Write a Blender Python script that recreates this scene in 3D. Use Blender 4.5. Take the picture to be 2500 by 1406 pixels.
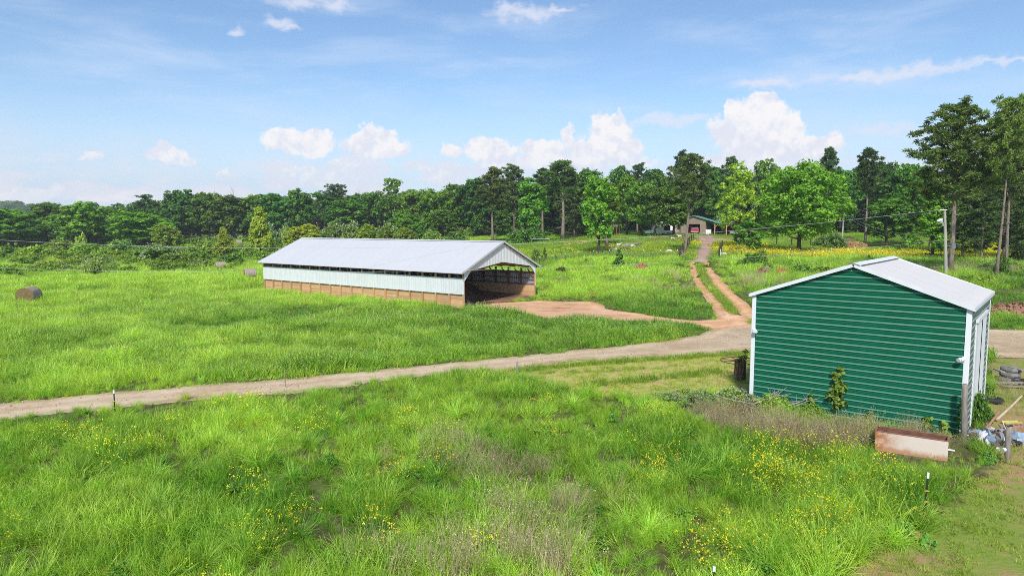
import bpy, bmesh, math, random
import numpy as np
from mathutils import Vector, Matrix, Euler

for o in list(bpy.data.objects):
    bpy.data.objects.remove(o)
SC = bpy.context.scene
C = SC.collection
R = math.radians
rng = np.random.default_rng(7)

# ------------------------------------------------------------------ camera
PITCH, FPX, CAMH = math.atan((703 - 549) / 1667.0), 1667.0, 7.2
cam_d = bpy.data.cameras.new('camera')
cam_d.sensor_width = 36.0
cam_d.lens = 36.0 * FPX / 2500.0
cam_d.clip_start, cam_d.clip_end = 0.1, 6000.0
cam = bpy.data.objects.new('camera', cam_d)
C.objects.link(cam)
cam.location = (0, 0, CAMH)
cam.rotation_euler = (math.pi / 2 - PITCH, 0, 0)
SC.camera = cam

# ------------------------------------------------------------------ exposure
SC.view_settings.view_transform = 'Standard'
SC.view_settings.look = 'None'
SC.view_settings.gamma = 1.0
SC.view_settings.use_curve_mapping = False
SC.view_settings.exposure = 0.45
SC.cycles.max_bounces = 8
SC.cycles.transparent_max_bounces = 8
SC.cycles.transmission_bounces = 4
SC.cycles.sample_clamp_indirect = 4.0
SC.cycles.use_denoising = False
SC.cycles.adaptive_threshold = 0.006
SC.cycles.filter_width = 0.9

# ------------------------------------------------------------------ sun
SUN_EL, SUN_AZ = R(43), math.atan2(-0.12, -0.99)      # azimuth: x, y of the direction to the sun
sun_dir = Vector((math.sin(SUN_AZ) * math.cos(SUN_EL), math.cos(SUN_AZ) * math.cos(SUN_EL), math.sin(SUN_EL)))
sl = bpy.data.lights.new('sun', 'SUN')
sl.energy, sl.angle, sl.color = 3.3, R(5), (1.0, 0.955, 0.88)
sun = bpy.data.objects.new('sun', sl)
C.objects.link(sun)
sun.rotation_euler = sun_dir.to_track_quat('Z', 'Y').to_euler()

# ------------------------------------------------------------------ node helpers
class NT:
    def __init__(s, tree):
        s.t = tree
        tree.nodes.clear()
    def n(s, typ, **kw):
        nd = s.t.nodes.new(typ)
        for k, v in kw.items():
            setattr(nd, k, v)
        return nd
    def put(s, sock, v):
        if v is None:
            return
        if isinstance(v, bpy.types.NodeSocket):
            s.t.links.new(v, sock)
        elif isinstance(v, (tuple, list)) and sock.type == 'RGBA' and len(v) == 3:
            sock.default_value = (*v, 1)
        else:
            sock.default_value = v
    def math(s, op, a, b=None, c=None, clamp=False):
        nd = s.n('ShaderNodeMath', operation=op, use_clamp=clamp)
        for i, v in enumerate((a, b, c)):
            s.put(nd.inputs[i], v)
        return nd.outputs[0]
    def vec(s, op, a, b=None, scale=None):
        nd = s.n('ShaderNodeVectorMath', operation=op)
        s.put(nd.inputs[0], a)
        s.put(nd.inputs[1], b)
        if scale is not None:
            s.put(nd.inputs[3], scale)
        return nd.outputs[1] if op in ('LENGTH', 'DOT_PRODUCT', 'DISTANCE') else nd.outputs[0]
    def mix(s, f, a, b, blend='MIX'):
        nd = s.n('ShaderNodeMix', data_type='RGBA', blend_type=blend)
        s.put(nd.inputs[0], f); s.put(nd.inputs[6], a); s.put(nd.inputs[7], b)
        return nd.outputs[2]
    def noise(s, vec, scale, detail=4, rough=0.55, out=0, dist=0.0):
        nd = s.n('ShaderNodeTexNoise')
        s.put(nd.inputs['Vector'], vec)
        nd.inputs['Scale'].default_value = scale
        nd.inputs['Detail'].default_value = detail
        nd.inputs['Roughness'].default_value = rough
        nd.inputs['Distortion'].default_value = dist
        return nd.outputs[out]
    def ramp(s, f, stops, interp='LINEAR'):
        nd = s.n('ShaderNodeValToRGB')
        nd.color_ramp.interpolation = interp
        el = nd.color_ramp.elements
        while len(el) < len(stops):
            el.new(0.5)
        for e, (p, c) in zip(el, stops):
            e.position = p
            e.color = (*c, 1) if len(c) == 3 else c
        s.put(nd.inputs[0], f)
        return nd.outputs[0]
    def smooth(s, v, lo, hi):
        nd = s.n('ShaderNodeMapRange', interpolation_type='SMOOTHSTEP')
        s.put(nd.inputs[0], v); s.put(nd.inputs[1], lo); s.put(nd.inputs[2], hi)
        return nd.outputs[0]
    def attr(s, name, kind='GEOMETRY', out='Fac'):
        nd = s.n('ShaderNodeAttribute', attribute_name=name, attribute_type=kind)
        return nd.outputs[out]
    def combine(s, x, y, z):
        nd = s.n('ShaderNodeCombineXYZ')
        s.put(nd.inputs[0], x); s.put(nd.inputs[1], y); s.put(nd.inputs[2], z)
        return nd.outputs[0]

# ------------------------------------------------------------------ sky
world = bpy.data.worlds.new('World')
SC.world = world
world.use_nodes = True
w = NT(world.node_tree)
d = w.n('ShaderNodeTexCoord').outputs['Generated']
sky = w.n('ShaderNodeTexSky', sky_type='NISHITA')
sky.sun_disc = False
sky.sun_elevation = SUN_EL
sky.sun_rotation = SUN_AZ
sky.altitude = 100
sky.air_density, sky.dust_density, sky.ozone_density = 1.0, 0.6, 1.6
SKY_STRENGTH = 0.105
sep = w.n('ShaderNodeSeparateXYZ')
w.put(sep.inputs[0], d)
az = w.math('ARCTAN2', sep.outputs[0], sep.outputs[1])
el = w.math('ARCSINE', sep.outputs[2])
ae = w.combine(az, el, 0.0)
# cumulus heads: azimuth, elevation and half sizes (radians)
PUFFS = [
    (735, 352, 84, 30), (700, 345, 40, 26), (775, 350, 45, 26), (912, 356, 74, 34), (895, 340, 38, 26), (940, 365, 60, 22),
    (1188, 366, 60, 30), (1100, 376, 26, 19), (1215, 372, 50, 24), (1320, 368, 60, 26), (1385, 338, 20, 26),
    (1490, 340, 58, 44), (1482, 305, 34, 28), (1440, 366, 60, 28), (1535, 360, 40, 30),
    (1838, 305, 62, 58), (1850, 262, 38, 30), (1775, 325, 50, 40), (1778, 285, 15, 30), (1905, 335, 48, 46),
    (1860, 365, 110, 36), (1995, 357, 44, 26), (1965, 378, 70, 22), (1850, 405, 170, 34), (1420, 398, 190, 22), (800, 442, 130, 22), (1220, 412, 90, 20),
    (425, 377, 46, 19), (450, 386, 45, 12), (572, 428, 26, 11), (228, 387, 21, 9), (60, 478, 70, 13), (180, 478, 60, 12),
    (330, 480, 70, 14), (880, 415, 75, 30), (720, 425, 80, 18), (1020, 412, 26, 12), (1090, 425, 60, 18)]
warp1 = w.vec('SUBTRACT', w.noise(d, 26, 2, 0.5, out=1), (0.5, 0.5, 0.5))
warp2 = w.vec('SUBTRACT', w.noise(d, 85, 3, 0.6, out=1), (0.5, 0.5, 0.5))
aew = w.vec('ADD', ae, w.vec('ADD', w.vec('SCALE', warp1, scale=0.034), w.vec('SCALE', warp2, scale=0.017)))
def blob_field(puffs, grow=1.0):
    f = None
    for px, py, rx, ry in puffs:
        a0 = math.atan((px - 1250) / FPX)
        e0 = math.atan((549 - py) / FPX * math.cos(a0))
        v = w.vec('MULTIPLY', w.vec('SUBTRACT', aew, (a0, e0, 0)), (FPX / rx / grow, FPX / ry / grow, 0))
        l = w.vec('LENGTH', v)
        f = l if f is None else w.math('SMOOTH_MIN', f, l, 0.25)
    return f
lf = blob_field(PUFFS)
fluff = w.noise(d, 95, 6, 0.66)
billow = w.noise(d, 46, 4, 0.6)
fld = w.math('ADD', w.math('SUBTRACT', 1.12, lf), w.math('MULTIPLY', w.math('SUBTRACT', fluff, 0.5), 0.5))
cum = w.smooth(fld, 0.0, 0.30)
low = w.smooth(el, 0.050, 0.105)                        # heads are crisp, feet melt into the haze
cum = w.math('MULTIPLY', cum, w.math('ADD', 0.55, w.math('MULTIPLY', low, 0.45)))
# other cumulus round the rest of the horizon
ring = w.noise(w.vec('MULTIPLY', d, (1, 1, 2.2)), 7.5, 7, 0.58)
away = w.smooth(w.math('ABSOLUTE', az), 0.66, 0.85)
belt = w.math('MULTIPLY', w.smooth(el, 0.015, 0.06), w.math('SUBTRACT', 1.0, w.smooth(el, 0.10, 0.24)))
ringc = w.math('MULTIPLY', w.math('MULTIPLY', w.smooth(ring, 0.55, 0.64), belt), away)
cum = w.math('MAXIMUM', cum, ringc)
# high soft clouds
SOFT = [(745, 24, 92, 22), (830, 32, 55, 17), (700, 68, 40, 15), (728, 80, 32, 10), (595, 95, 18, 11), (1290, 50, 105, 20), (1250, 44, 60, 16), (1375, 38, 60, 10),
        (2200, 184, 190, 15), (2080, 192, 70, 12), (2420, 164, 120, 9), (1850, 213, 95, 13), (1640, 302, 190, 16), (2150, 322, 150, 12)]
ls = blob_field(SOFT)
wisp = w.noise(w.vec('MULTIPLY', ae, (1, 3.2, 1)), 16, 6, 0.62, dist=0.4)
soft = w.math('MULTIPLY', w.smooth(w.math('ADD', w.math('SUBTRACT', 1.2, ls), w.math('MULTIPLY', w.math('SUBTRACT', wisp, 0.5), 1.9)), 0.0, 1.15), 0.70)
veil = w.smooth(w.noise(w.vec('MULTIPLY', ae, (1, 5.0, 1)), 3.4, 5, 0.58, dist=0.3), 0.42, 0.78)
veil = w.math('MULTIPLY', veil, 0.58)
hz = w.math('MULTIPLY', w.math('SUBTRACT', 1.0, w.smooth(el, 0.0, 0.21)), 0.78)
vn = w.math('MULTIPLY', w.math('SUBTRACT', w.noise(w.vec('MULTIPLY', ae, (1, 3.0, 1)), 13, 5, 0.6), 0.40), 1.7)
hz2 = w.math('ADD', hz, w.math('MULTIPLY', w.math('SUBTRACT', 1.0, w.smooth(el, 0.04, 0.15)), vn), clamp=True)
skyc = w.vec('SCALE', sky.outputs[0], scale=SKY_STRENGTH)
skyc = w.mix(1.0, skyc, (0.86, 0.98, 1.08), 'MULTIPLY')
c1 = w.mix(veil, skyc, (0.50, 0.59, 0.74))
c1 = w.mix(soft, c1, (0.61, 0.62, 0.70))
c1 = w.mix(hz2, c1, w.mix(w.math('MULTIPLY', w.math('SUBTRACT', 1.0, w.smooth(el, 0.03, 0.13)), w.smooth(vn, 0.0, 0.35)), (0.50, 0.59, 0.72), (0.63, 0.64, 0.70)))
off = w.vec('ADD', d, (-0.004, 0.0, 0.010))
relief = w.math('ADD', w.math('SUBTRACT', w.noise(d, 46, 4, 0.6), w.noise(off, 46, 4, 0.6)), w.math('MULTIPLY', w.math('SUBTRACT', w.noise(d, 17, 3, 0.5), w.noise(w.vec('ADD', d, (-0.008, 0.0, 0.02)), 17, 3, 0.5)), 1.0))
lit = w.math('ADD', 0.5, w.math('MULTIPLY', relief, 1.5))
lit = w.math('ADD', lit, w.math('MULTIPLY', w.math('SUBTRACT', w.smooth(el, 0.06, 0.16), 0.5), 0.25))
ccol = w.mix(w.smooth(lit, 0.25, 0.75), (0.60, 0.62, 0.70), (0.73, 0.72, 0.73))
c2 = w.mix(cum, c1, ccol)
bg = w.n('ShaderNodeBackground')
w.put(bg.inputs[0], c2)
bg.inputs[1].default_value = 1.0
wo = w.n('ShaderNodeOutputWorld')
w.put(wo.inputs[0], bg.outputs[0])
world.cycles.sampling_method = 'MANUAL'
world.cycles.sample_map_resolution = 512

# ------------------------------------------------------------------ where the photo's points stand on the land
cp_, sp_ = math.cos(PITCH), math.sin(PITCH)
def at(px, py, Y):
    u, v = (px - 1250) / FPX, (703 - py) / FPX
    dy = cp_ + v * sp_
    t = Y / dy
    return Vector((u * t, Y, CAMH + t * (-sp_ + v * cp_)))

TC = [(-30, 0, 0), (0, 0, 0), (30, 0, 0), (0, 13, 0), (-10, 20, 0), (10, 20, 0), (20, 18, 0), (9.9, 27.5, 0), (15.3, 22.6, 0), (20, 30, 0),
      (-30, 30, 0), (0, 40, 0), (15, 42, 0), (31, 42.5, 0), (-60, 50, 0), (-20, 50, 0), (-4.2, 59, -.02), (2.3, 67.5, -.12), (-28, 76.5, -.15),
      (-45, 63, 0), (-36, 93, 0), (-47, 110, 0), (-90, 120, 0), (-60, 150, 0), (-150, 215, 0.3), (-110, 215, 0.5), (-200, 150, 0), (-75, 210, 1.8), (-60, 235, 3.0),
      (-110, 320, 4), (-25, 230, 3.4), (-12, 120, 1.0), (-20, 170, 2.4), (0, 90, .7), (60, 50, .6), (90, 60, 2), (75, 85, 3)]
TCP = [(2460, 765, 52), (2435, 680, 64), (2318, 672, 66), (2100, 640, 85), (1952, 620, 100), (1560, 661, 80), (1700, 692, 71), (1790, 768, 53),
       (1690, 645, 88), (1690, 628, 95), (1725, 590, 126), (1725, 579, 136), (1710, 572, 150), (1412, 633, 93), (1613, 633, 93), (1300, 690, 74), (1480, 600, 120), (2156, 640, 85),
       (2485, 648, 84), (2060, 618, 110), (2105, 585, 135), (1375, 592, 160), (1250, 592, 172), (2400, 612, 110), (2250, 600, 120), (1450, 575, 155), (1850, 580, 150)]
TC += [tuple(at(px, py, Y)) for px, py, Y in TCP]
TC += [(120, 260, 11), (30, 260, 7.5), (-40, 300, 5), (220, 200, 9), (-260, 300, 2), (0, 420, 9), (-300, 600, 6), (300, 600, 14), (180, 120, 5), (140, 60, 3)]
TC = np.array(TC, float)
def _phi(r2):
    return 0.5 * r2 * np.log(r2 + 1e-9)
_S = 50.0
_p = TC[:, :2] / _S
_r2 = ((_p[:, None] - _p[None]) ** 2).sum(-1)
_n = len(_p)
_A = np.zeros((_n + 3, _n + 3))
_A[:_n, :_n] = _phi(_r2) + np.eye(_n) * 0.02
_A[:_n, _n] = 1; _A[:_n, _n + 1:] = _p
_A[_n:, :_n] = _A[:_n, _n:].T
_w = np.linalg.solve(_A, np.r_[TC[:, 2], 0, 0, 0])
def terrain(x, y):
    x = np.asarray(x, float); y = np.asarray(y, float)
    xc, yc = np.clip(x, -340, 340), np.clip(y, -40, 640)
    q = np.stack([xc.ravel(), yc.ravel()], -1) / _S
    out = np.empty(len(q))
    for i in range(0, len(q), 20000):
        qq = q[i:i + 20000]
        r2 = ((qq[:, None] - _p[None]) ** 2).sum(-1)
        out[i:i + 20000] = _phi(r2) @ _w[:_n] + _w[_n] + qq @ _w[_n + 1:]
    return out.reshape(x.shape)
def tz(x, y):
    return float(terrain(np.array([x]), np.array([y]))[0])
def gnd(px, py):
    """ground point seen at a pixel of the photograph"""
    Y, last = 5.0, 5.0
    f = lambda Y: at(px, py, Y)
    while Y < 400:
        p = f(Y)
        if p.z < tz(p.x, p.y):
            break
        last = Y
        Y *= 1.03
    lo, hi = last, Y
    for _ in range(18):
        m = (lo + hi) / 2
        p = f(m)
        if p.z < tz(p.x, p.y): hi = m
        else: lo = m
    p = f(hi)
    return Vector((p.x, p.y, tz(p.x, p.y)))
def onland(px, Y):
    x = (px - 1250) / FPX * Y / 1.003
    return Vector((x, Y, tz(x, Y)))
def poly(pts):
    return np.array([gnd(*p)[:2] for p in pts])
def inside(P, x, y):
    r = np.zeros(np.shape(x), bool)
    j = len(P) - 1
    for i in range(len(P)):
        xi, yi, xj, yj = *P[i], *P[j]
        c = ((yi > y) != (yj > y)) & (x < (xj - xi) * (y - yi) / (yj - yi + 1e-12) + xi)
        r ^= c
        j = i
    return r
def edge_dist(P, x, y):
    """signed distance, positive inside, and the nearest boundary point"""
    best = np.full(np.shape(x), 1e9); nx = np.zeros(np.shape(x)); ny = np.zeros(np.shape(x))
    for i in range(len(P)):
        a, b = P[i - 1], P[i]
        dx, dy = b - a
        t = np.clip(((x - a[0]) * dx + (y - a[1]) * dy) / (dx * dx + dy * dy + 1e-12), 0, 1)
        qx, qy = a[0] + t * dx, a[1] + t * dy
        dd = np.hypot(x - qx, y - qy)
        m = dd < best
        best = np.where(m, dd, best); nx = np.where(m, qx, nx); ny = np.where(m, qy, ny)
    return np.where(inside(P, x, y), best, -best), nx, ny
def vnoise(x, y, s, seed=0):
    x = np.asarray(x) / s + seed * 17.3; y = np.asarray(y) / s - seed * 9.1
    xi, yi = np.floor(x).astype(np.int64), np.floor(y).astype(np.int64)
    fx, fy = x - xi, y - yi
    fx, fy = fx * fx * (3 - 2 * fx), fy * fy * (3 - 2 * fy)
    def h(a, b):
        v = (a * 374761393 + b * 668265263 + seed * 144269504) & 0xffffffff
        v = ((v ^ (v >> 13)) * 1274126177) & 0xffffffff
        return ((v ^ (v >> 16)) & 0xffff) / 65535.0
    return (h(xi, yi) * (1 - fx) + h(xi + 1, yi) * fx) * (1 - fy) + (h(xi, yi + 1) * (1 - fx) + h(xi + 1, yi + 1) * fx) * fy
def fbm(x, y, s, seed=0, oct=4):
    v, a, t = 0, 1.0, 0
    for k in range(oct):
        v = v + a * vnoise(x, y, s / 2 ** k, seed + k); t += a; a *= 0.5
    return v / t

# ------------------------------------------------------------------ object helpers
def link(o, parent=None):
    C.objects.link(o)
    if parent is not None:
        o.parent = parent
    return o
def tag(o, label=None, cat=None, group=None, kind=None):
    if label: o['label'] = label
    if cat: o['category'] = cat
    if group: o['group'] = group
    if kind: o['kind'] = kind
    return o
def empty(name, loc, rz=0.0, label=None, cat=None, group=None):
    o = bpy.data.objects.new(name, None)
    o.empty_display_size = 0.3
    o.location = loc
    o.rotation_euler = (0, 0, rz)
    link(o)
    return tag(o, label, cat, group)
def mesh_np(name, V, Fs, mats=(), attrs=None, smooth=False, mat_idx=None):
    """V (n,3); Fs: list of int arrays (m,k)"""
    me = bpy.data.meshes.new(name)
    V = np.asarray(V, np.float32)
    me.vertices.add(len(V)); me.vertices.foreach_set('co', V.ravel())
    if isinstance(Fs, np.ndarray): Fs = [Fs]
    Fs = [np.asarray(f, np.int32) for f in Fs if len(f)]
    if Fs:
        tot = np.concatenate([np.full(len(f), f.shape[1], np.int32) for f in Fs])
        me.loops.add(int(tot.sum()))
        me.loops.foreach_set('vertex_index', np.concatenate([f.ravel() for f in Fs]))
        me.polygons.add(len(tot))
        st = np.zeros(len(tot), np.int32); st[1:] = np.cumsum(tot)[:-1]
        me.polygons.foreach_set('loop_start', st)
        me.polygons.foreach_set('loop_total', tot)
        if mat_idx is not None:
            me.polygons.foreach_set('material_index', np.asarray(mat_idx, np.int32))
        if smooth:
            me.polygons.foreach_set('use_smooth', np.ones(len(tot), bool))
    for k, v in (attrs or {}).items():
        v = np.asarray(v, np.float32)
        a = me.attributes.new(k, 'FLOAT' if v.ndim == 1 else 'FLOAT_VECTOR', 'POINT')
        a.data.foreach_set('value' if v.ndim == 1 else 'vector', v.ravel())
    me.update(calc_edges=True)
    for m in mats: me.materials.append(m)
    return me
class MB:
    """collects boxes, bars, tubes and patches into one mesh"""
    def __init__(s):
        s.v, s.f, s.n = [], [], 0
    def add(s, V, F):
        b = s.n
        s.v.extend([tuple(p) for p in V]); s.f.extend([[i + b for i in f] for f in F]); s.n += len(V)
        return s
    def box(s, c, size, M=None, taper=1.0):
        x, y, z = (k / 2 for k in size)
        V = [Vector((sx * x * (taper if sz > 0 else 1), sy * y * (taper if sz > 0 else 1), sz * z)) for sz in (-1, 1) for sy in (-1, 1) for sx in (-1, 1)]
        if M is not None: V = [M @ p for p in V]
        V = [p + Vector(c) for p in V]
        return s.add(V, [[0, 2, 3, 1], [4, 5, 7, 6], [0, 1, 5, 4], [2, 6, 7, 3], [0, 4, 6, 2], [1, 3, 7, 5]])
    def bar(s, a, b, wd, ht=None):
        a, b = Vector(a), Vector(b)
        d = b - a
        q = d.to_track_quat('Z', 'Y').to_matrix()
        return s.box((a + b) / 2, (wd, ht or wd, d.length), q)
    def tube(s, pts, rad, k=8, cap=True):
        pts = [Vector(p) for p in pts]
        if not isinstance(rad, (list, tuple)): rad = [rad] * len(pts)
        V, F = [], []
        up = None
        for i, p in enumerate(pts):
            t = (pts[min(i + 1, len(pts) - 1)] - pts[max(i - 1, 0)]).normalized()
            if up is None:
                up = Vector((0, 0, 1)) if abs(t.z) < 0.9 else Vector((1, 0, 0))
            side = t.cross(up).normalized()
            up = side.cross(t).normalized()
            for j in range(k):
                a = 2 * math.pi * j / k
                V.append(p + (side * math.cos(a) + up * math.sin(a)) * rad[i])
        for i in range(len(pts) - 1):
            for j in range(k):
                F.append([i * k + j, i * k + (j + 1) % k, (i + 1) * k + (j + 1) % k, (i + 1) * k + j])
        if cap:
            F.append(list(range(k))[::-1]); F.append([(len(pts) - 1) * k + j for j in range(k)])
        return s.add(V, F)
    def ring(s, c, R_, r, k=48, m=6, M=None):
        V, F = [], []
        for i in range(k):
            a = 2 * math.pi * i / k
            for j in range(m):
                b = 2 * math.pi * j / m
                p = Vector(((R_ + r * math.cos(b)) * math.cos(a), (R_ + r * math.cos(b)) * math.sin(a), r * math.sin(b)))
                V.append((M @ p if M is not None else p) + Vector(c))
        for i in range(k):
            for j in range(m):
                F.append([i * m + j, ((i + 1) % k) * m + j, ((i + 1) % k) * m + (j + 1) % m, i * m + (j + 1) % m])
        return s.add(V, F)
    def quad(s, a, b, c, d_):
        return s.add([a, b, c, d_], [[0, 1, 2, 3]])
    def mesh(s, name, mat, smooth=False):
        me = bpy.data.meshes.new(name)
        me.from_pydata(s.v, [], s.f)
        if mat: me.materials.append(mat)
        if smooth:
            me.polygons.foreach_set('use_smooth', np.ones(len(me.polygons), bool))
        me.update()
        return me
    def build(s, name, mat, parent=None, smooth=False, loc=None):
        o = bpy.data.objects.new(name, s.mesh(name, mat, smooth))
        if loc is not None: o.location = loc
        return link(o, parent)
def part(name, me, parent, loc=(0, 0, 0), rot=(0, 0, 0), scale=(1, 1, 1)):
    o = bpy.data.objects.new(name, me)
    o.location, o.rotation_euler, o.scale = loc, rot, scale
    return link(o, parent)
def copy_tree(o, parent=None):
    c = o.copy()
    C.objects.link(c)
    if parent is not None: c.parent = parent
    for ch in list(o.children):
        copy_tree(ch, c)
    return c

# ------------------------------------------------------------------ materials
def mat(name):
    m = bpy.data.materials.new(name)
    m.use_nodes = True
    t = NT(m.node_tree)
    out = t.n('ShaderNodeOutputMaterial')
    return m, t, out
def principled(t, out, col, rough=0.6, metal=0.0, spec=0.4, bump=None, bstr=0.3, bdist=0.02):
    b = t.n('ShaderNodeBsdfPrincipled')
    t.put(b.inputs['Base Color'], col)
    t.put(b.inputs['Roughness'], rough)
    b.inputs['Metallic'].default_value = metal
    b.inputs['Specular IOR Level'].default_value = spec
    if bump is not None:
        bn = t.n('ShaderNodeBump')
        bn.inputs['Strength'].default_value = bstr
        bn.inputs['Distance'].default_value = bdist
        t.put(bn.inputs['Height'], bump)
        t.put(b.inputs['Normal'], bn.outputs[0])
    t.put(out.inputs[0], b.outputs[0])
    return b
def simple(name, c1, c2=None, scale=4.0, rough=0.7, metal=0.0, spec=0.3, bstr=0.25, coord='Object', stretch=(1, 1, 1), detail=5, rnd=0.0):
    m, t, out = mat(name)
    co = t.n('ShaderNodeTexCoord').outputs[coord]
    co = t.vec('MULTIPLY', co, stretch)
    nz = t.noise(co, scale, detail, 0.6)
    c2 = c2 or tuple(k * 0.7 for k in c1)
    col = t.mix(t.smooth(nz, 0.32, 0.68), c1, c2)
    if rnd:
        r = t.n('ShaderNodeObjectInfo').outputs['Random']
        v = t.math('ADD', 1.0 - rnd, t.math('MULTIPLY', r, 2 * rnd))
        col = t.vec('SCALE', col, scale=v)
    principled(t, out, col, rough, metal, spec, t.noise(co, scale * 3, 4, 0.6), bstr, 0.01)
    return m
def leafmat(name, dark, light, trans=0.35, tcol=None, inst=False, hue=0.0, rough=0.6, objcol=True):
    """foliage: 'tint' on the mesh runs dark..light, each plant varies a little"""
    m, t, out = mat(name)
    tint = t.attr('tint')
    if inst:
        ti = t.attr('itint', 'INSTANCER')
        tint = t.math('ADD', t.math('MULTIPLY', tint, 0.80), t.math('SUBTRACT', t.math('MULTIPLY', ti, 0.75), 0.20), clamp=True)
    col = t.mix(tint, dark, light)
    oi = t.n('ShaderNodeObjectInfo')
    if objcol:
        col = t.mix(1.0, col, oi.outputs['Color'], 'MULTIPLY')
    hs = t.n('ShaderNodeHueSaturation')
    t.put(hs.inputs['Hue'], t.math('ADD', 0.484, t.math('MULTIPLY', oi.outputs['Random'], 0.032)))
    t.put(hs.inputs['Value'], t.math('ADD', 0.80, t.math('MULTIPLY', t.math('FRACT', t.math('MULTIPLY', oi.outputs['Random'], 7.3)), 0.40)))
    t.put(hs.inputs['Color'], col)
    col = hs.outputs[0]
    df = t.n('ShaderNodeBsdfDiffuse'); t.put(df.inputs[0], col)
    tr = t.n('ShaderNodeBsdfTranslucent')
    t.put(tr.inputs[0], t.mix(1.0, col, tcol or (1.25, 1.25, 0.6), 'MULTIPLY'))
    gl = t.n('ShaderNodeBsdfGlossy'); gl.inputs['Roughness'].default_value = 0.45; gl.inputs[0].default_value = (1, 1, 1, 1)
    m1 = t.n('ShaderNodeMixShader'); m1.inputs[0].default_value = trans
    t.put(m1.inputs[1], df.outputs[0]); t.put(m1.inputs[2], tr.outputs[0])
    m2 = t.n('ShaderNodeMixShader'); m2.inputs[0].default_value = 0.02
    t.put(m2.inputs[1], m1.outputs[0]); t.put(m2.inputs[2], gl.outputs[0])
    t.put(out.inputs[0], m2.outputs[0])
    return m
def metal_paint(name, col, col2, rough=0.35, dirt=(0.25, 0.2, 0.15), damt=0.25, rib_highlight=None, spec=0.4):
    m, t, out = mat(name)
    co = t.n('ShaderNodeTexCoord').outputs['Object']
    n1 = t.noise(t.vec('MULTIPLY', co, (1, 1, 0.25)), 1.3, 5, 0.6)
    c = t.mix(t.smooth(n1, 0.3, 0.7), col, col2)
    n2 = t.noise(co, 6, 5, 0.7)
    c = t.mix(t.math('MULTIPLY', t.smooth(n2, 0.58, 0.8), damt), c, dirt)
    if rib_highlight:
        c = t.mix(t.math('MULTIPLY', t.attr('rib_highlight'), t.math('ADD', 0.35, t.math('MULTIPLY', n1, 0.6))), c, rib_highlight)  # rib tops painted paler: the sky highlight is put into the colour
    rv = t.n('ShaderNodeObjectInfo').outputs['Random']
    c = t.vec('SCALE', c, scale=t.math('ADD', 0.985, t.math('MULTIPLY', rv, 0.03)))
    principled(t, out, c, t.math('ADD', rough, t.math('MULTIPLY', n2, 0.15)), 0.0, spec, n1, 0.08, 0.02)
    return m
M = {}
M['white_metal'] = metal_paint('white_painted_metal', (0.66, 0.69, 0.70), (0.61, 0.645, 0.655), 0.4, damt=0.12)
M['roof_metal'] = metal_paint('white_roof_metal', (0.56, 0.56, 0.57), (0.53, 0.535, 0.545), 0.38, damt=0.06)
M['shed_roof'] = metal_paint('shed_roof_metal', (0.60, 0.575, 0.56), (0.52, 0.50, 0.49), 0.5, (0.44, 0.42, 0.40), 0.5)
M['green_metal'] = metal_paint('green_painted_metal', (0.004, 0.118, 0.062), (0.003, 0.098, 0.050), 0.45, (0.010, 0.14, 0.085), 0.5, spec=0.14, rib_highlight=(0.22, 0.42, 0.33))
M['trim'] = metal_paint('white_trim', (0.74, 0.77, 0.80), (0.66, 0.69, 0.72), 0.4, damt=0.25)
M['side_green'] = metal_paint('grey_green_metal', (0.075, 0.135, 0.105), (0.095, 0.15, 0.12), 0.4, (0.1, 0.13, 0.11), 0.4, rib_highlight=(0.50, 0.56, 0.50))  # greyer green for the wall with the sliding door
M['back_metal'] = simple('bare_metal_sheet', (0.42, 0.46, 0.52), (0.30, 0.33, 0.40), 3, 0.4, 0.2, 0.5)
M['wood'] = simple('treated_pine', (0.56, 0.34, 0.17), (0.44, 0.245, 0.115), 3.5, 0.75, stretch=(1, 1, 6), rnd=0.16)
M['plank'] = simple('pine_plank', (0.64, 0.41, 0.22), (0.50, 0.29, 0.145), 2.2, 0.75, stretch=(6, 1, 14), rnd=0.16)
M['dark_wood'] = simple('stained_pine', (0.25, 0.12, 0.055), (0.17, 0.08, 0.035), 3, 0.8, rnd=0.15)  # darker pine for the barn's inner posts and roof timbers
M['grey_wood'] = simple('weathered_wood', (0.34, 0.30, 0.26), (0.22, 0.19, 0.16), 4, 0.85, stretch=(4, 4, 0.6), rnd=0.15)
M['black_wood'] = simple('creosote_wood', (0.035, 0.03, 0.028), (0.06, 0.05, 0.045), 4, 0.8)
M['pale_wood'] = simple('bare_branch', (0.42, 0.37, 0.31), (0.26, 0.22, 0.18), 5, 0.85)
M['bark'] = simple('grey_bark', (0.20, 0.165, 0.135), (0.11, 0.09, 0.075), 2.2, 0.9, stretch=(3, 3, 0.5), bstr=0.6)
M['pine_bark'] = simple('pine_bark', (0.30, 0.235, 0.19), (0.155, 0.12, 0.10), 1.8, 0.9, stretch=(3, 3, 0.7), bstr=0.7)
M['dark_bark'] = simple('dark_bark', (0.06, 0.048, 0.04), (0.10, 0.08, 0.065), 2.2, 0.9, stretch=(3, 3, 0.5), bstr=0.5)
M['rust'] = simple('rusty_steel', (0.16, 0.07, 0.04), (0.09, 0.05, 0.04), 8, 0.85)
M['tpost'] = simple('green_post_paint', (0.012, 0.028, 0.02), (0.02, 0.035, 0.03), 8, 0.6)
M['white'] = simple('white_paint', (0.80, 0.80, 0.80), (0.72, 0.72, 0.72), 5, 0.5)
M['yellow'] = simple('yellow_plastic', (0.75, 0.45, 0.03), (0.65, 0.38, 0.03), 5, 0.5)
M['black'] = simple('black_rubber', (0.02, 0.02, 0.022), (0.035, 0.035, 0.035), 6, 0.7)
M['wire'] = simple('cable', (0.55, 0.56, 0.56), (0.5, 0.51, 0.51), 6, 0.5)
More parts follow.
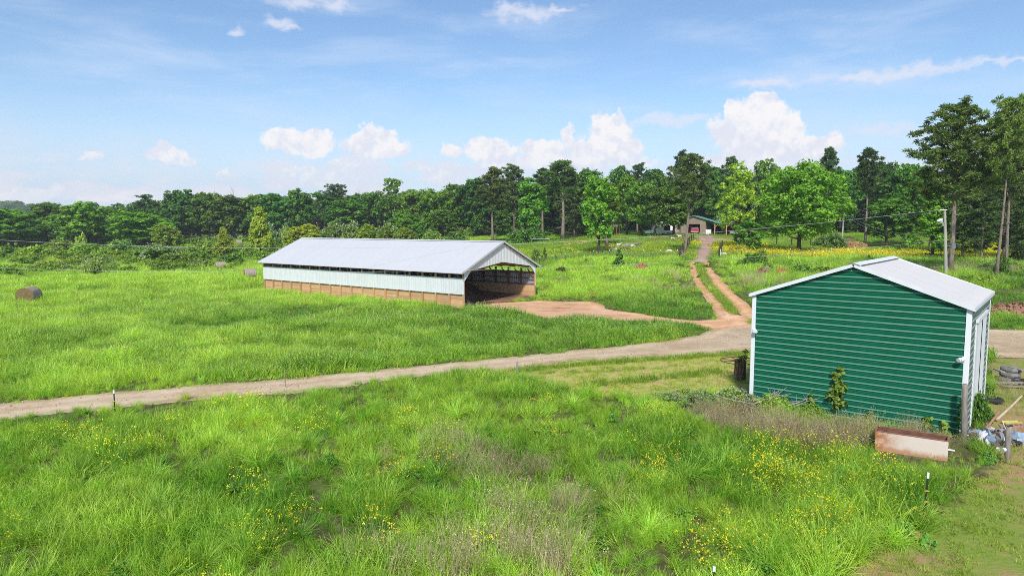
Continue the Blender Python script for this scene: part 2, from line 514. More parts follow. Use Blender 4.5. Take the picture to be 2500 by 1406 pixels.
M['fence_wire'] = simple('fence_wire', (0.45, 0.44, 0.42), (0.32, 0.31, 0.30), 6, 0.5, 0.3)
# ================================================================== land
P_TRACK = poly([(-300, 1012), (0, 985), (280, 957), (455, 942), (700, 925), (1100, 885), (1240, 873), (1404, 856), (1598, 835), (1700, 818), (1738, 802), (1800, 792), (1900, 790),
                (2150, 797), (2420, 804), (2700, 806), (2700, 880), (2420, 871), (2150, 866), (1900, 860), (1840, 855), (1738, 862), (1598, 872), (1404, 881), (1240, 907), (1100, 912), (700, 962), (455, 980),
                (280, 1000), (0, 1026), (-300, 1054)])
P_APRON = poly([(1128, 757), (1137, 748), (1200, 741), (1308, 734), (1440, 737), (1470, 742), (1485, 755), (1560, 765), (1640, 778), (1690, 783), (1735, 781), (1752, 772), (1745, 760),
                (1770, 752), (1800, 768), (1835, 778), (1835, 796), (1740, 808), (1690, 794), (1500, 785), (1330, 780), (1250, 765), (1140, 757)])
P_TWIN1 = poly([(1682, 640), (1683, 655), (1686, 672), (1699, 697), (1717, 722), (1736, 748), (1750, 774), (1780, 772), (1762, 744), (1743, 720), (1718, 694), (1705, 668), (1699, 650), (1700, 640)])
P_TWIN2 = poly([(1716, 640), (1717, 651), (1724, 668), (1738, 694), (1763, 720), (1786, 745), (1808, 768), (1816, 781), (1849, 777), (1828, 744), (1793, 719), (1770, 692), (1745, 667), (1731, 650), (1731, 640)])
P_UPROAD = poly([(1684, 641), (1700, 617), (1709, 592), (1703, 581), (1688, 576.5), (1742, 576), (1748, 583), (1800, 585), (1798, 589), (1748, 590), (1744, 600), (1741, 617), (1729, 641)])
P_HAYDIRT = poly([(2015, 604), (2045, 612), (2140, 603), (2120, 596), (2060, 596)])
P_MOW = poly([(1215, 904), (1300, 895), (1404, 874), (1598, 864), (1840, 848), (1930, 846), (1930, 985), (1845, 988), (1790, 978), (1700, 966), (1620, 974), (1560, 977), (1400, 960), (1310, 940), (1250, 920)])
P_YARD = poly([(2360, 1078), (2420, 1098), (2440, 1128), (2400, 1168), (2330, 1228), (2240, 1288), (2130, 1348), (2060, 1424), (2030, 1560), (2800, 1560), (2800, 872), (2415, 874), (2410, 1000), (2380, 1075)])
P_FRONTDRY = poly([(1640, 965), (1800, 1000), (2350, 1075), (2400, 1120), (2300, 1150), (2100, 1120), (1900, 1090), (1750, 1050), (1650, 1000)])
P_DRY2 = poly([(930, 1120), (1100, 1090), (1350, 1120), (1520, 1230), (1440, 1320), (1420, 1450), (860, 1450), (900, 1340), (1180, 1300), (1200, 1200), (1050, 1180)])
P_FLOWER = poly([(1720, 1090), (1900, 1110), (2120, 1100), (2180, 1180), (2100, 1250), (2120, 1330), (2080, 1420), (1750, 1430), (1900, 1280), (1750, 1180)])
BARN_O, BARN_A, BARN_W, BARN_L = Vector((-4.20, 58.97)), math.atan2(0.805, 0.593), 11.05, 29.4
SHED_O, SHED_A, SHED_W, SHED_L = Vector((9.70, 27.27)), math.atan2(-4.61, 5.65), 7.292, 7.0
def local_rect(o, a, x0, x1, y0, y1):
    c, s = math.cos(a), math.sin(a)
    return np.array([(o.x + c * x - s * y, o.y + s * x + c * y) for x, y in ((x0, y0), (x1, y0), (x1, y1), (x0, y1))])
P_BARN = local_rect(BARN_O, BARN_A, -0.25, BARN_W + .15, -0.1, BARN_L + .15)
P_SHED = local_rect(SHED_O, SHED_A, -0.1, SHED_W + .1, -0.12, SHED_L + .1)
def fence_y(x):
    return 93.0 - 0.0 * x - np.clip(x - 35, 0, 60) * 0.16
def pasture_mask(x, y):
    return (y > fence_y(x)) & (x > 1.0 + (y - 93) * -0.06) & (y < 185)

def ground_sheet(name, P, cell, material, lift, label_noise=0.12):
    Q = []
    for i in range(len(P)):
        a, b = P[i - 1], P[i]
        k = max(1, int(np.hypot(*(b - a)) / 0.7))
        for j in range(k):
            q = a + (b - a) * j / k
            Q.append(q + (np.array([vnoise(q[0], q[1], 0.9, 3), vnoise(q[0], q[1], 0.9, 4)]) - 0.5) * 2 * label_noise * 2)
    Q = np.array(Q)
    x0, y0 = P.min(0) - 1; x1, y1 = P.max(0) + 1
    nx, ny = int((x1 - x0) / cell) + 1, int((y1 - y0) / cell) + 1
    gx, gy = np.meshgrid(x0 + np.arange(nx) * cell, y0 + np.arange(ny) * cell)
    sd, qx, qy = edge_dist(Q, gx, gy)
    cc = (sd[:-1, :-1] > 0).astype(int) + (sd[1:, :-1] > 0) + (sd[:-1, 1:] > 0) + (sd[1:, 1:] > 0)
    keep = cc >= 2
    vx, vy = np.where(sd > 0, gx, qx), np.where(sd > 0, gy, qy)
    idx = np.arange(nx * ny).reshape(ny, nx)
    F = np.stack([idx[:-1, :-1], idx[:-1, 1:], idx[1:, 1:], idx[1:, :-1]], -1)[keep]
    used = np.unique(F)
    rm = np.full(nx * ny, -1); rm[used] = np.arange(len(used))
    X, Y = vx.ravel()[used], vy.ravel()[used]
    ed = np.clip(sd.ravel()[used], 0, 9)
    Z = terrain(X, Y) + lift * np.clip(ed / 0.25, 0.35, 1) + (fbm(X, Y, 0.6, 5) - 0.5) * 0.03 * np.clip(ed / 0.4, 0, 1)
    me = mesh_np(name, np.stack([X, Y, Z], -1), rm[F], [material], {'edge': ed}, smooth=True)
    return tag(link(bpy.data.objects.new(name, me)), kind='structure')

def soil_mat(name, cols, scale=0.8, worn=None, damp=None):
    m, t, out = mat(name)
    co = t.n('ShaderNodeNewGeometry').outputs['Position']
    n1 = t.noise(co, 0.35, 6, 0.6); n2 = t.noise(t.vec('MULTIPLY', co, (1, 1, 1)), 2.6, 6, 0.65); n3 = t.noise(co, 14, 4, 0.7)
    f = t.math('ADD', t.math('MULTIPLY', n1, 0.6), t.math('ADD', t.math('MULTIPLY', n2, 0.35), t.math('MULTIPLY', n3, 0.18)))
    col = t.ramp(f, [(0.36, cols[0]), (0.50, cols[1]), (0.60, cols[2]), (0.70, cols[3])])
    if damp:
        col = t.mix(t.math('MULTIPLY', t.smooth(t.noise(t.vec('MULTIPLY', co, (.35, 1.1, 1)), 0.9, 6, 0.65), 0.54, 0.66), 0.7), col, damp)
    e0 = t.math('ADD', t.attr('edge'), t.math('MULTIPLY', t.math('SUBTRACT', n1, 0.5), 0.8))
    rut = t.math('MULTIPLY', t.smooth(e0, 0.25, 0.7), t.math('SUBTRACT', 1.0, t.smooth(e0, 1.0, 1.5)))
    col = t.vec('SCALE', col, scale=t.math('ADD', 0.93, t.math('MULTIPLY', rut, 0.16)))
    if worn:
        e = t.attr('edge')
        k = t.math('MULTIPLY', t.math('SUBTRACT', 1.0, t.smooth(e, 0.0, 0.9)), t.smooth(t.noise(co, 1.7, 5, 0.7), 0.40, 0.62))
        col = t.mix(k, col, worn)
    principled(t, out, col, 0.95, 0, 0.1, t.math('ADD', n2, t.math('MULTIPLY', n3, 0.7)), 0.5, 0.05)
    return m
M['tan_soil'] = soil_mat('tan_dirt', [(0.36, 0.235, 0.135), (0.49, 0.355, 0.22), (0.56, 0.43, 0.285), (0.63, 0.50, 0.36)], worn=(0.30, 0.30, 0.12))
M['red_soil'] = soil_mat('red_clay', [(0.42, 0.20, 0.10), (0.63, 0.34, 0.18), (0.71, 0.43, 0.25), (0.74, 0.50, 0.32)], damp=(0.20, 0.105, 0.065), worn=(0.40, 0.24, 0.12))
M['orange_soil'] = soil_mat('orange_clay', [(0.60, 0.27, 0.12), (0.70, 0.36, 0.18), (0.73, 0.42, 0.23), (0.74, 0.47, 0.28)], worn=(0.40, 0.27, 0.12))
M['grey_soil'] = soil_mat('grey_gravel', [(0.27, 0.165, 0.12), (0.36, 0.235, 0.175), (0.43, 0.30, 0.23), (0.49, 0.34, 0.25)], worn=(0.24, 0.25, 0.1))
M['hay_soil'] = soil_mat('trodden_hay', [(0.32, 0.17, 0.09), (0.42, 0.24, 0.13), (0.46, 0.29, 0.17), (0.5, 0.34, 0.2)], worn=(0.3, 0.3, 0.08))

# the base ground
def ground():
    xs = np.unique(np.concatenate([np.arange(-60, 70.01, 1.0), np.arange(-130, 135.01, 2.5), np.arange(-340, 341, 20), [-3000, -1500, -800, -500, 500, 800, 1500, 3000]]))
    ys = np.unique(np.concatenate([np.arange(8, 130.01, 1.0), np.arange(-40, 200.01, 2.5), np.arange(200, 641, 20), [-3000, -800, -300, -100, 900, 1500, 3000, 5000]]))
    gx, gy = np.meshgrid(xs, ys)
    gz = terrain(gx, gy)
    far = np.clip((np.hypot(gx, gy) - 640) / 2000, 0, 1)
    gz = gz * (1 - far)
    sdm, _, _ = edge_dist(P_MOW, gx, gy); sdy, _, _ = edge_dist(P_YARD, gx, gy)
    mow = np.clip(0.5 + sdm / 1.2, 0, 1); yard = np.clip(0.5 + sdy / 1.2, 0, 1)
    pas = np.clip(0.5 + (gy - fence_y(gx)) / 3, 0, 1) * (gx > -4) * (gy < 200)
    n = fbm(gx, gy, 9, 21)
    # buttercups in drifts
    yel = pas * np.clip((fbm(gx, gy * 0.6, 16, 33) - 0.42) * 5, 0, 1)
    yel = np.maximum(yel, pas * (gx > 42) * (gy < 112) * np.clip(0.75 + (n - .5), 0, 1))
    yel = yel * np.where(gx < 32, 0.28, 1.0) * (gy < 125)
    shade = pas * ((gy > 126) & (gx > 18) & (gx < 52)) * np.clip((fbm(gx, gy, 12, 8) - .40) * 6, 0, 1)
    ny, nx = gx.shape
    idx = np.arange(nx * ny).reshape(ny, nx)
    F = np.stack([idx[:-1, :-1], idx[:-1, 1:], idx[1:, 1:], idx[1:, :-1]], -1).reshape(-1, 4)
    m, t, out = mat('meadow_soil_and_turf')
    co = t.n('ShaderNodeNewGeometry').outputs['Position']
    n1 = t.noise(co, 0.22, 6, 0.62); n2 = t.noise(co, 1.6, 6, 0.65); n3 = t.noise(t.vec('MULTIPLY', co, (1, 1, .3)), 9, 4, 0.7)
    base = t.mix(t.smooth(n2, 0.38, 0.62), (0.085, 0.066, 0.036), (0.105, 0.145, 0.034))
    base = t.mix(t.smooth(n3, 0.5, 0.75), base, (0.20, 0.165, 0.085))
    pasture = t.ramp(t.math('ADD', t.math('MULTIPLY', n1, 0.6), t.math('MULTIPLY', n2, 0.4)), [(0.34, (0.11, 0.25, 0.022)), (0.52, (0.19, 0.38, 0.03)), (0.66, (0.32, 0.48, 0.04))])
    mowed = t.ramp(t.math('ADD', t.math('MULTIPLY', n2, 0.7), t.math('MULTIPLY', n3, 0.3)), [(0.34, (0.16, 0.23, 0.03)), (0.46, (0.36, 0.38, 0.07)), (0.53, (0.50, 0.43, 0.16)), (0.62, (0.44, 0.29, 0.14))])
    yd = t.ramp(t.math('ADD', t.math('MULTIPLY', n1, 0.45), t.math('ADD', t.math('MULTIPLY', n2, 0.4), t.math('MULTIPLY', n3, 0.2))), [(0.38, (0.17, 0.27, 0.03)), (0.50, (0.24, 0.28, 0.06)), (0.59, (0.37, 0.24, 0.12)), (0.68, (0.42, 0.27, 0.15))])
    c = t.mix(t.attr('pasture'), base, pasture)
    c = t.mix(t.math('MULTIPLY', t.attr('flowers'), t.smooth(t.noise(t.vec('MULTIPLY', co, (.5, 1.6, 1)), 1.1, 5, 0.7), 0.36, 0.56)), c, (0.72, 0.66, 0.012))
    c = t.mix(t.attr('bare'), c, t.mix(n2, (0.17, 0.11, 0.06), (0.26, 0.16, 0.09)))
    c = t.mix(t.smooth(t.math('ADD', t.attr('mow'), t.math('MULTIPLY', t.math('SUBTRACT', n2, 0.5), 0.9)), 0.35, 0.65), c, mowed)
    c = t.mix(t.smooth(t.math('ADD', t.attr('yard'), t.math('MULTIPLY', t.math('SUBTRACT', n2, 0.5), 0.9)), 0.35, 0.65), c, yd)
    principled(t, out, c, 0.95, 0, 0.1, t.math('ADD', n2, t.math('MULTIPLY', n3, 0.6)), 0.6, 0.08)
    me = mesh_np('ground', np.stack([gx, gy, gz], -1).reshape(-1, 3), F, [m], {'mow': mow.ravel(), 'yard': yard.ravel(), 'pasture': pas.ravel(), 'flowers': yel.ravel(), 'bare': shade.ravel()}, smooth=True)
    tag(link(bpy.data.objects.new('ground', me)), kind='structure')
ground()
ground_sheet('farm_track', P_TRACK, 0.3, M['tan_soil'], 0.035)
ground_sheet('barn_apron', P_APRON, 0.3, M['red_soil'], 0.050)
ground_sheet('wheel_track', P_TWIN1, 0.25, M['orange_soil'], 0.065, 0.06)
ground_sheet('wheel_track', P_TWIN2, 0.25, M['orange_soil'], 0.080, 0.06)
ground_sheet('gravel_road', P_UPROAD, 0.5, M['grey_soil'], 0.055)
ground_sheet('trodden_ground', P_HAYDIRT, 0.4, M['hay_soil'], 0.04)
for pts in ([(1462, 604), (1480, 600), (1505, 599), (1514, 604), (1500, 610), (1470, 612)], [(1368, 596), (1395, 590), (1432, 587), (1438, 591), (1410, 597), (1380, 600)]):
    ground_sheet('bare_earth', poly(pts), 0.4, M['orange_soil'], 0.045, 0.25)
# dirt floor inside the barn
M['barn_soil'] = soil_mat('trampled_litter', [(0.10, 0.055, 0.038), (0.17, 0.095, 0.062), (0.28, 0.15, 0.09), (0.42, 0.23, 0.14)])
ground_sheet('barn_floor', local_rect(BARN_O, BARN_A, 0.25, BARN_W - .25, -0.1, BARN_L - .3), 0.5, M['barn_soil'], 0.065, 0.02)

# distant wooded hill, left edge
def hill():
    x0, y0 = -720, 980
    gx, gy = np.meshgrid(np.linspace(-1500, -450, 40), np.linspace(700, 1500, 30))
    h = 25 * np.exp(-((gx + 760) / 160) ** 2 - ((gy - 1000) / 170) ** 2) + 20 * np.exp(-((gx + 1050) / 240) ** 2 - ((gy - 1100) / 200) ** 2)
    gz = h - 4 + (fbm(gx, gy, 60, 3) - .5) * 6
    ny, nx = gx.shape
    idx = np.arange(nx * ny).reshape(ny, nx)
    F = np.stack([idx[:-1, :-1], idx[:-1, 1:], idx[1:, 1:], idx[1:, :-1]], -1).reshape(-1, 4)
    me = mesh_np('hills', np.stack([gx, gy, gz], -1).reshape(-1, 3), F, [simple('wooded_slope', (0.03, 0.06, 0.02), (0.05, 0.09, 0.03), 0.05)], smooth=True)
    tag(link(bpy.data.objects.new('hills', me)), kind='structure')
    return lambda x, y: 25 * np.exp(-((x + 760) / 160) ** 2 - ((y - 1000) / 170) ** 2) + 20 * np.exp(-((x + 1050) / 240) ** 2 - ((y - 1100) / 200) ** 2) - 4
hill_z = hill()

# ================================================================== barn
def ribbed(name, width, length, pitch=0.2286, h=0.02, mats=(), zf=None):
    """sheet in the local x (across the ribs) / y (along them) plane, ribs towards +z; zf gives (lo, hi) along y at x"""
    prof = [(0, 0), (.016, h), (.044, h), (.06, 0), (.125, 0), (.131, .25 * h), (.145, .25 * h), (.151, 0)]
    xs, zs, wr = [], [], []
    for k in range(int(math.ceil(width / pitch))):
        for p, q in prof:
            if k * pitch + p < width - 1e-4:
                xs.append(k * pitch + p); zs.append(q); wr.append(1.0 if q == h else 0.0)
    xs.append(width); zs.append(0); wr.append(0)
    xs = np.array(xs); zs = np.array(zs)
    lo = np.array([zf(x)[0] if zf else 0 for x in xs]); hi = np.array([zf(x)[1] if zf else length for x in xs])
    n = len(xs)
    V = np.concatenate([np.stack([xs, lo, zs], -1), np.stack([xs, hi, zs], -1)])
    i = np.arange(n - 1)
    F = np.stack([i, i + 1, n + i + 1, n + i], -1)
    return mesh_np(name, V, F, mats, {'rib_highlight': np.tile(np.array(wr), 2)})
def build_barn():
    z0 = -0.10
    root = empty('pole_barn', (BARN_O.x, BARN_O.y, z0), BARN_A, 'long open-ended pole barn with white metal roof and lower pine plank walls', 'barn')
    W, L, NB = BARN_W, BARN_L, 18
    bay = (L - 0.14) / NB
    EAVE, RIDGE, OV = 3.36, 5.66, 0.5
    slope = (RIDGE - EAVE + .1) / (W / 2)
    pz = lambda x: EAVE - .1 + slope * min(x, W - x)          # underside of the roof
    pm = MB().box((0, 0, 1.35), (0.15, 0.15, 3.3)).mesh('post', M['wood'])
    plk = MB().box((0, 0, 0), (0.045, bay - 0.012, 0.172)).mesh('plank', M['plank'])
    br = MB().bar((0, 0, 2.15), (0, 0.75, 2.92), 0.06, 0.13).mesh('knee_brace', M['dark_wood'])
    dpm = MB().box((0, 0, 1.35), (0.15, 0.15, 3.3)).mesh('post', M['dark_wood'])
    rr = random.Random(3)
    for side in (0, 1):
        sx = 0.075 if side == 0 else W - 0.075
        for i in range(NB + 1):
            y = 0.07 + i * bay
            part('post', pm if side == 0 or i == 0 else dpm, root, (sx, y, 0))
            if i < NB: part('knee_brace', br, root, (sx + (.1 if side == 0 else -.1), y + .05, 0))
            if i < NB:
                for k in range(7):
                    part('plank', plk, root, ((0.173 if side == 0 else W - 0.173) + rr.uniform(-.004, .004), y + bay / 2, 0.02 + 0.0875 + k * 0.181), (0, 0, 0))
        for zz in (1.42, 1.98, 2.52):
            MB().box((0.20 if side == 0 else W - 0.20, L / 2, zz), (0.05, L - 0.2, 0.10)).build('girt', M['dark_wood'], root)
        sh = ribbed('wall_sheet', 0.914, 1.42, mats=[M['white_metal']])
        n = int(L / 0.914)
        wS = L / n
        for k in range(n):
            if side == 0: part('wall_sheet', sh, root, (-0.012, k * wS + wS, 1.26), (R(90), 0, R(-90)), (wS / .914, 1, 1))
            else: part('wall_sheet', sh, root, (W + 0.012, k * wS, 1.26), (R(90), 0, R(90)), (wS / .914, 1, 1))
        if side == 1:                                   # bare inner faces of the far wall
            ish = ribbed('inner_sheet', 0.914, 1.42, h=0.03, mats=[M['back_metal']])
            for k in range(n):
                part('inner_sheet', ish, root, (W - 0.006, k * wS + wS, 1.26), (R(90), 0, R(-90)), (wS / .914, 1, 1))
        # roof sheets
        ln = (W / 2 + OV) / math.cos(math.atan(slope))
        rs = ribbed('roof_sheet', 0.914, ln, h=0.006, mats=[M['roof_metal']])
        nr = int((L + .5) / .914); wr_ = (L + .5) / nr
        a = math.atan(slope)
        for k in range(nr):
            if side == 0:
                o = part('roof_sheet', rs, root, (0, 0, 0))
                Mx = Matrix.Translation((-OV, -0.25 + (k + 1) * wr_, EAVE - OV * slope + .0)) @ Matrix.Rotation(R(-90), 4, 'Z') @ Matrix.Rotation(a, 4, 'X') @ Matrix.Diagonal((wr_ / .914, 1, 1, 1))
            else:
                o = part('roof_sheet', rs, root, (0, 0, 0))
                Mx = Matrix.Translation((W + OV, -0.25 + k * wr_, EAVE - OV * slope + .0)) @ Matrix.Rotation(R(90), 4, 'Z') @ Matrix.Rotation(a, 4, 'X') @ Matrix.Diagonal((wr_ / .914, 1, 1, 1))
            o.matrix_local = Mx
    # trusses (rafters and collar)
    tr = MB()
    for s_ in (-1, 1):
        tr.bar((W / 2 + s_ * (W / 2 + OV - .08), 0, EAVE - OV * slope - .04), (W / 2, 0, RIDGE - .02), 0.05, 0.16)
    tr.bar((1.0, 0, 3.22), (W / 2, 0, 3.80), 0.05, 0.14); tr.bar((W - 1.0, 0, 3.22), (W / 2, 0, 3.80), 0.05, 0.14)
    for x in (W * .3, W * .5, W * .7):
        tr.bar((x, 0, 3.6), (x, 0, pz(x)), 0.05, 0.09)
    tme = tr.mesh('truss', M['dark_wood'])
    for i in range(NB + 1):
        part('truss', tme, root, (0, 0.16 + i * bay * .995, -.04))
    for k in range(6):
        for s_ in (0, 1):
            x = 0.2 + k * 1.02
            x = x if s_ == 0 else W - x
            MB().box((x, L / 2, pz(x) - .01), (0.09, L + .3, 0.04)).build('purlin', M['dark_wood'], root)
    # closed far gable
    for k in range(7):
        MB().box((W / 2, L - 0.2, 0.108 + k * .181), (W - 0.4, 0.045, 0.172)).build('end_plank', M['plank'], root)
    nG = 12; wG = W / nG
    for k in range(nG):
        g = ribbed('end_sheet', wG, 1, mats=[M['white_metal']], zf=lambda x, k=k: (1.26, pz(k * wG + x) - .02))
        o = part('end_sheet', g, root)
        o.matrix_local = Matrix.Translation((W - k * wG, L + .01, 0)) @ Matrix.Rotation(math.pi, 4, 'Z') @ Matrix.Rotation(R(90), 4, 'X')
    # open near gable: header skin with clipped corners
    def low(x):
        x = min(x, W - x)
        if x < 1.0: return 2.33 + (3.30 - 2.33) * x / 1.0
        return 3.30 + (3.86 - 3.30) * (x - 1.0) / (W / 2 - 1.0)
    for k in range(nG):
        g = ribbed('gable_sheet', wG, 1, h=0.02, mats=[M['white_metal']], zf=lambda x, k=k: (low(k * wG + x), pz(k * wG + x) - .01))
        o = part('gable_sheet', g, root)
        o.matrix_local = Matrix.Translation((k * wG, -0.03, 0)) @ Matrix.Rotation(R(90), 4, 'X')
    pts = [(0.0, low(0)), (1.0, low(1)), (W / 2, low(W / 2)), (W - 1, low(1)), (W, low(0))]
    hd = MB()
    for (xa, za), (xb, zb) in zip(pts[:-1], pts[1:]):
        hd.bar((xa, 0.03, za + .06), (xb, 0.03, zb + .06), 0.06, 0.12)
    hd.build('header', M['dark_wood'], root)
    for s_ in (0, 1):
        MB().box((-.012 if s_ == 0 else W + .012, -0.022, 1.83), (0.05, 0.035, 1.12)).build('corner_trim', M['white_metal'], root)
        x = -OV if s_ == 0 else W + OV
        MB().box((x, L / 2, EAVE - OV * slope - .015), (0.03, L + .5, 0.06)).build('eave_trim', M['roof_metal'], root)
        for yy in (-.265, L + .265):
            rk = MB().bar((x, yy, EAVE - OV * slope + .0), (W / 2, yy, RIDGE + .10), 0.03, 0.16)
            rk.build('rake_trim', M['roof_metal'], root)
    rc = MB()
    for s_ in (-1, 1):
        rc.quad((W / 2, -.28, RIDGE + .155), (W / 2, L + .28, RIDGE + .155), (W / 2 + s_ * .22, L + .28, RIDGE + .155 - .22 * slope), (W / 2 + s_ * .22, -.28, RIDGE + .155 - .22 * slope))
    rc.build('ridge_cap', M['roof_metal'], root)
    # litter heaped inside
    n = 46
    gx, gy = np.meshgrid(np.linspace(0, 1, n), np.linspace(0, 1, n))
    X, Y = 0.3 + gx * (W - .6), 0.3 + gy * (L - 3)
    hgt = np.clip(1.95 * np.clip((Y + 0.6 - X * .62 + (fbm(X, Y, 2.2, 4) - .5) * 2.6) / 2.8, 0, 1) ** 0.7, 0, None)
    edge = np.clip(np.minimum(np.minimum(gx, 1 - gx) * 16, np.minimum(gy, 1 - gy) * 26), 0, 1)
    hgt = hgt * (0.75 + .25 * edge) * (0.85 + .45 * (fbm(X, Y, 1.6, 9) - .5)) + (fbm(X, Y, .45, 6) - .5) * .3 * (hgt > .05) + 0.02
    hgt = np.where((gy < .001) | (gx < -.1), 0, hgt)
    idx = np.arange(n * n).reshape(n, n)
    F = np.stack([idx[:-1, :-1], idx[:-1, 1:], idx[1:, 1:], idx[1:, :-1]], -1).reshape(-1, 4)
    me = mesh_np('litter_heap', np.stack([X, Y, hgt + .08], -1).reshape(-1, 3), F, [simple('dark_litter', (0.10, 0.062, 0.048), (0.045, 0.028, 0.024), 3, 0.95, bstr=0.9)])
    o = link(bpy.data.objects.new('litter_heap', me))
    o.location = (BARN_O.x, BARN_O.y, z0); o.rotation_euler = (0, 0, BARN_A)
    tag(o, 'dark brown heap of litter piled under the roof of the white barn', 'litter heap')
build_barn()

# ================================================================== green shed
def build_shed():
    W, L = SHED_W, SHED_L
    EAVE, PEAK = 4.45, 5.70
    sl_ = (PEAK - EAVE) / (W / 2)
    root = empty('metal_shed', (SHED_O.x, SHED_O.y, 0), SHED_A, 'tall green ribbed metal shed with white corner trim and pale metal roof', 'shed')
    rows = [(0, 0), (.014, .026), (.046, .026), (.06, 0), (.108, 0), (.114, .006), (.126, .006), (.132, 0), (.168, 0), (.174, .006), (.186, .006), (.192, 0)]
    def sheet(zlo, zhi, xl, xr, name, m, ph=0.0):
        zs = [(zlo, 0, 0)]
        k0 = int(zlo / .2286) - 1
        for k in range(k0, k0 + 8):
            for a_, d_ in rows:
                z = k * .2286 + a_ + ph
                if zlo + 1e-3 < z < zhi - 1e-3: zs.append((z, d_, 1.0 if d_ > .02 else 0.0))  # flags the rib tops for the painted highlight
        zs.append((zhi, 0, 0))
        V, wv = [], []
        nx = 9
        for z, d_, w_ in zs:
            a_, b_ = xl(z), xr(z)
            for i in range(nx):
                x = a_ + (b_ - a_) * i / (nx - 1)
                V.append((x, -d_ - .002 + 0.006 * math.sin(x * 2.1 + z * 1.3), z)); wv.append(w_)
        n = len(zs)
        F = [[r * nx + i, r * nx + i + 1, (r + 1) * nx + i + 1, (r + 1) * nx + i] for r in range(n - 1) for i in range(nx - 1)]
        return mesh_np(name, V, np.array(F), [m], {'rib_highlight': np.array(wv)})
    zs = [-0.25] + [0.914 * k for k in range(1, 7)] + [PEAK - .03]
    roofx = lambda z: max(0.0, (z - EAVE + .05) / sl_)
    for zlo, zhi in zip(zs[:-1], zs[1:]):
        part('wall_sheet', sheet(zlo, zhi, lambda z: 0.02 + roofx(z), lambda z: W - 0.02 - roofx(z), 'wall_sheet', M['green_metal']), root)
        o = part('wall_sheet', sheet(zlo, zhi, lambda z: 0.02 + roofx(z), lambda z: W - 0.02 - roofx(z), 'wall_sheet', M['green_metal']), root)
        o.matrix_local = Matrix.Translation((W, L, 0)) @ Matrix.Rotation(math.pi, 4, 'Z')
        if zlo < 4.4:
            zh = min(zhi, EAVE - .02)
            DS0, DS1 = 1.75, 5.35
            for a_, b_ in ((0.02, DS0), (DS0, DS1), (DS1, L - .02)):
                zl = zlo
                if a_ == DS0:
                    if zh < 3.75: continue
                    zl = max(zlo, 3.75)
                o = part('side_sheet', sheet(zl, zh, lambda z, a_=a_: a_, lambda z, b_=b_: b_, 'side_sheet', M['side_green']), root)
                o.matrix_local = Matrix.Translation((W, 0, 0)) @ Matrix.Rotation(R(90), 4, 'Z')
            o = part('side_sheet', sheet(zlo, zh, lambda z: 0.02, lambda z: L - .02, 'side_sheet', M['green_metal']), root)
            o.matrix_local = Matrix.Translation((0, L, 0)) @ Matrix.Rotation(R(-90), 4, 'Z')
    # two white sliding door leaves with a jamb
    for k, (a_, b_) in enumerate(((2.35, 3.85), (3.88, 5.33))):
        o = part('sliding_door', ribbed('sliding_door', b_ - a_, 3.66, pitch=.3048, h=.012, mats=[M['white_metal']]), root)
        o.matrix_local = Matrix.Translation((W + .03 + .02 * k, a_, 0.05)) @ Matrix.Rotation(R(90), 4, 'Z') @ Matrix.Rotation(R(90), 4, 'X')
    MB().box((W + .02, 2.04, 1.87), (0.06, 0.60, 3.74)).build('door_jamb', M['trim'], root)
    MB().box((W + .06, 3.6, 3.80), (0.10, 3.8, 0.12)).build('door_track', M['trim'], root)
    for x, y, sx, sy in ((0, 0, -1, -1), (W, 0, 1, -1), (0, L, -1, 1), (W, L, 1, 1)):
        MB().box((x - sx * .048, y + sy * .022, 2.10), (0.145, 0.03, 4.62)).box((x + sx * .024, y - sy * .05, 2.09), (0.03, 0.15, 4.60)).build('corner_trim', M['trim'], root)
    OV = 0.11
    a = math.atan(sl_)
    ln = (W / 2 + OV) / math.cos(a)
    n = 8; ws = (L + .24) / n
    for side in (0, 1):
        rs = ribbed('roof_sheet', ws, ln, h=.010, mats=[M['shed_roof']])
        for k in range(n):
            o = part('roof_sheet', rs, root)
            if side == 0:
                o.matrix_local = Matrix.Translation((-OV, -.12 + (k + 1) * ws, EAVE - OV * sl_ + .04)) @ Matrix.Rotation(R(-90), 4, 'Z') @ Matrix.Rotation(a, 4, 'X')
            else:
                o.matrix_local = Matrix.Translation((W + OV, -.12 + k * ws, EAVE - OV * sl_ + .04)) @ Matrix.Rotation(R(90), 4, 'Z') @ Matrix.Rotation(a, 4, 'X')
        x = -OV - .02 if side == 0 else W + OV + .02
        for yy in (-.135, L + .135):
            MB().bar((x, yy, EAVE - OV * sl_ - .015), (W / 2 + (-.03 if side == 0 else .03), yy, PEAK + .025), 0.03, 0.13).build('rake_trim', M['trim'], root)
        MB().box((x, L / 2, EAVE - OV * sl_ - .02), (0.03, L + .3, .12)).build('eave_trim', M['trim'], root)
    rc = MB()
    for s_ in (-1, 1):
        rc.quad((W / 2, -.19, PEAK + .125), (W / 2, L + .19, PEAK + .125), (W / 2 + s_ * .24, L + .19, PEAK + .125 - .24 * sl_), (W / 2 + s_ * .24, -.19, PEAK + .125 - .24 * sl_))
    rc.build('ridge_cap', M['trim'], root)
    MB().box((W / 2, L / 2, -.09), (W - .1, L - .1, .28)).build('slab', simple('concrete', (0.42, 0.39, 0.35), (0.33, 0.3, 0.27), 3), root)
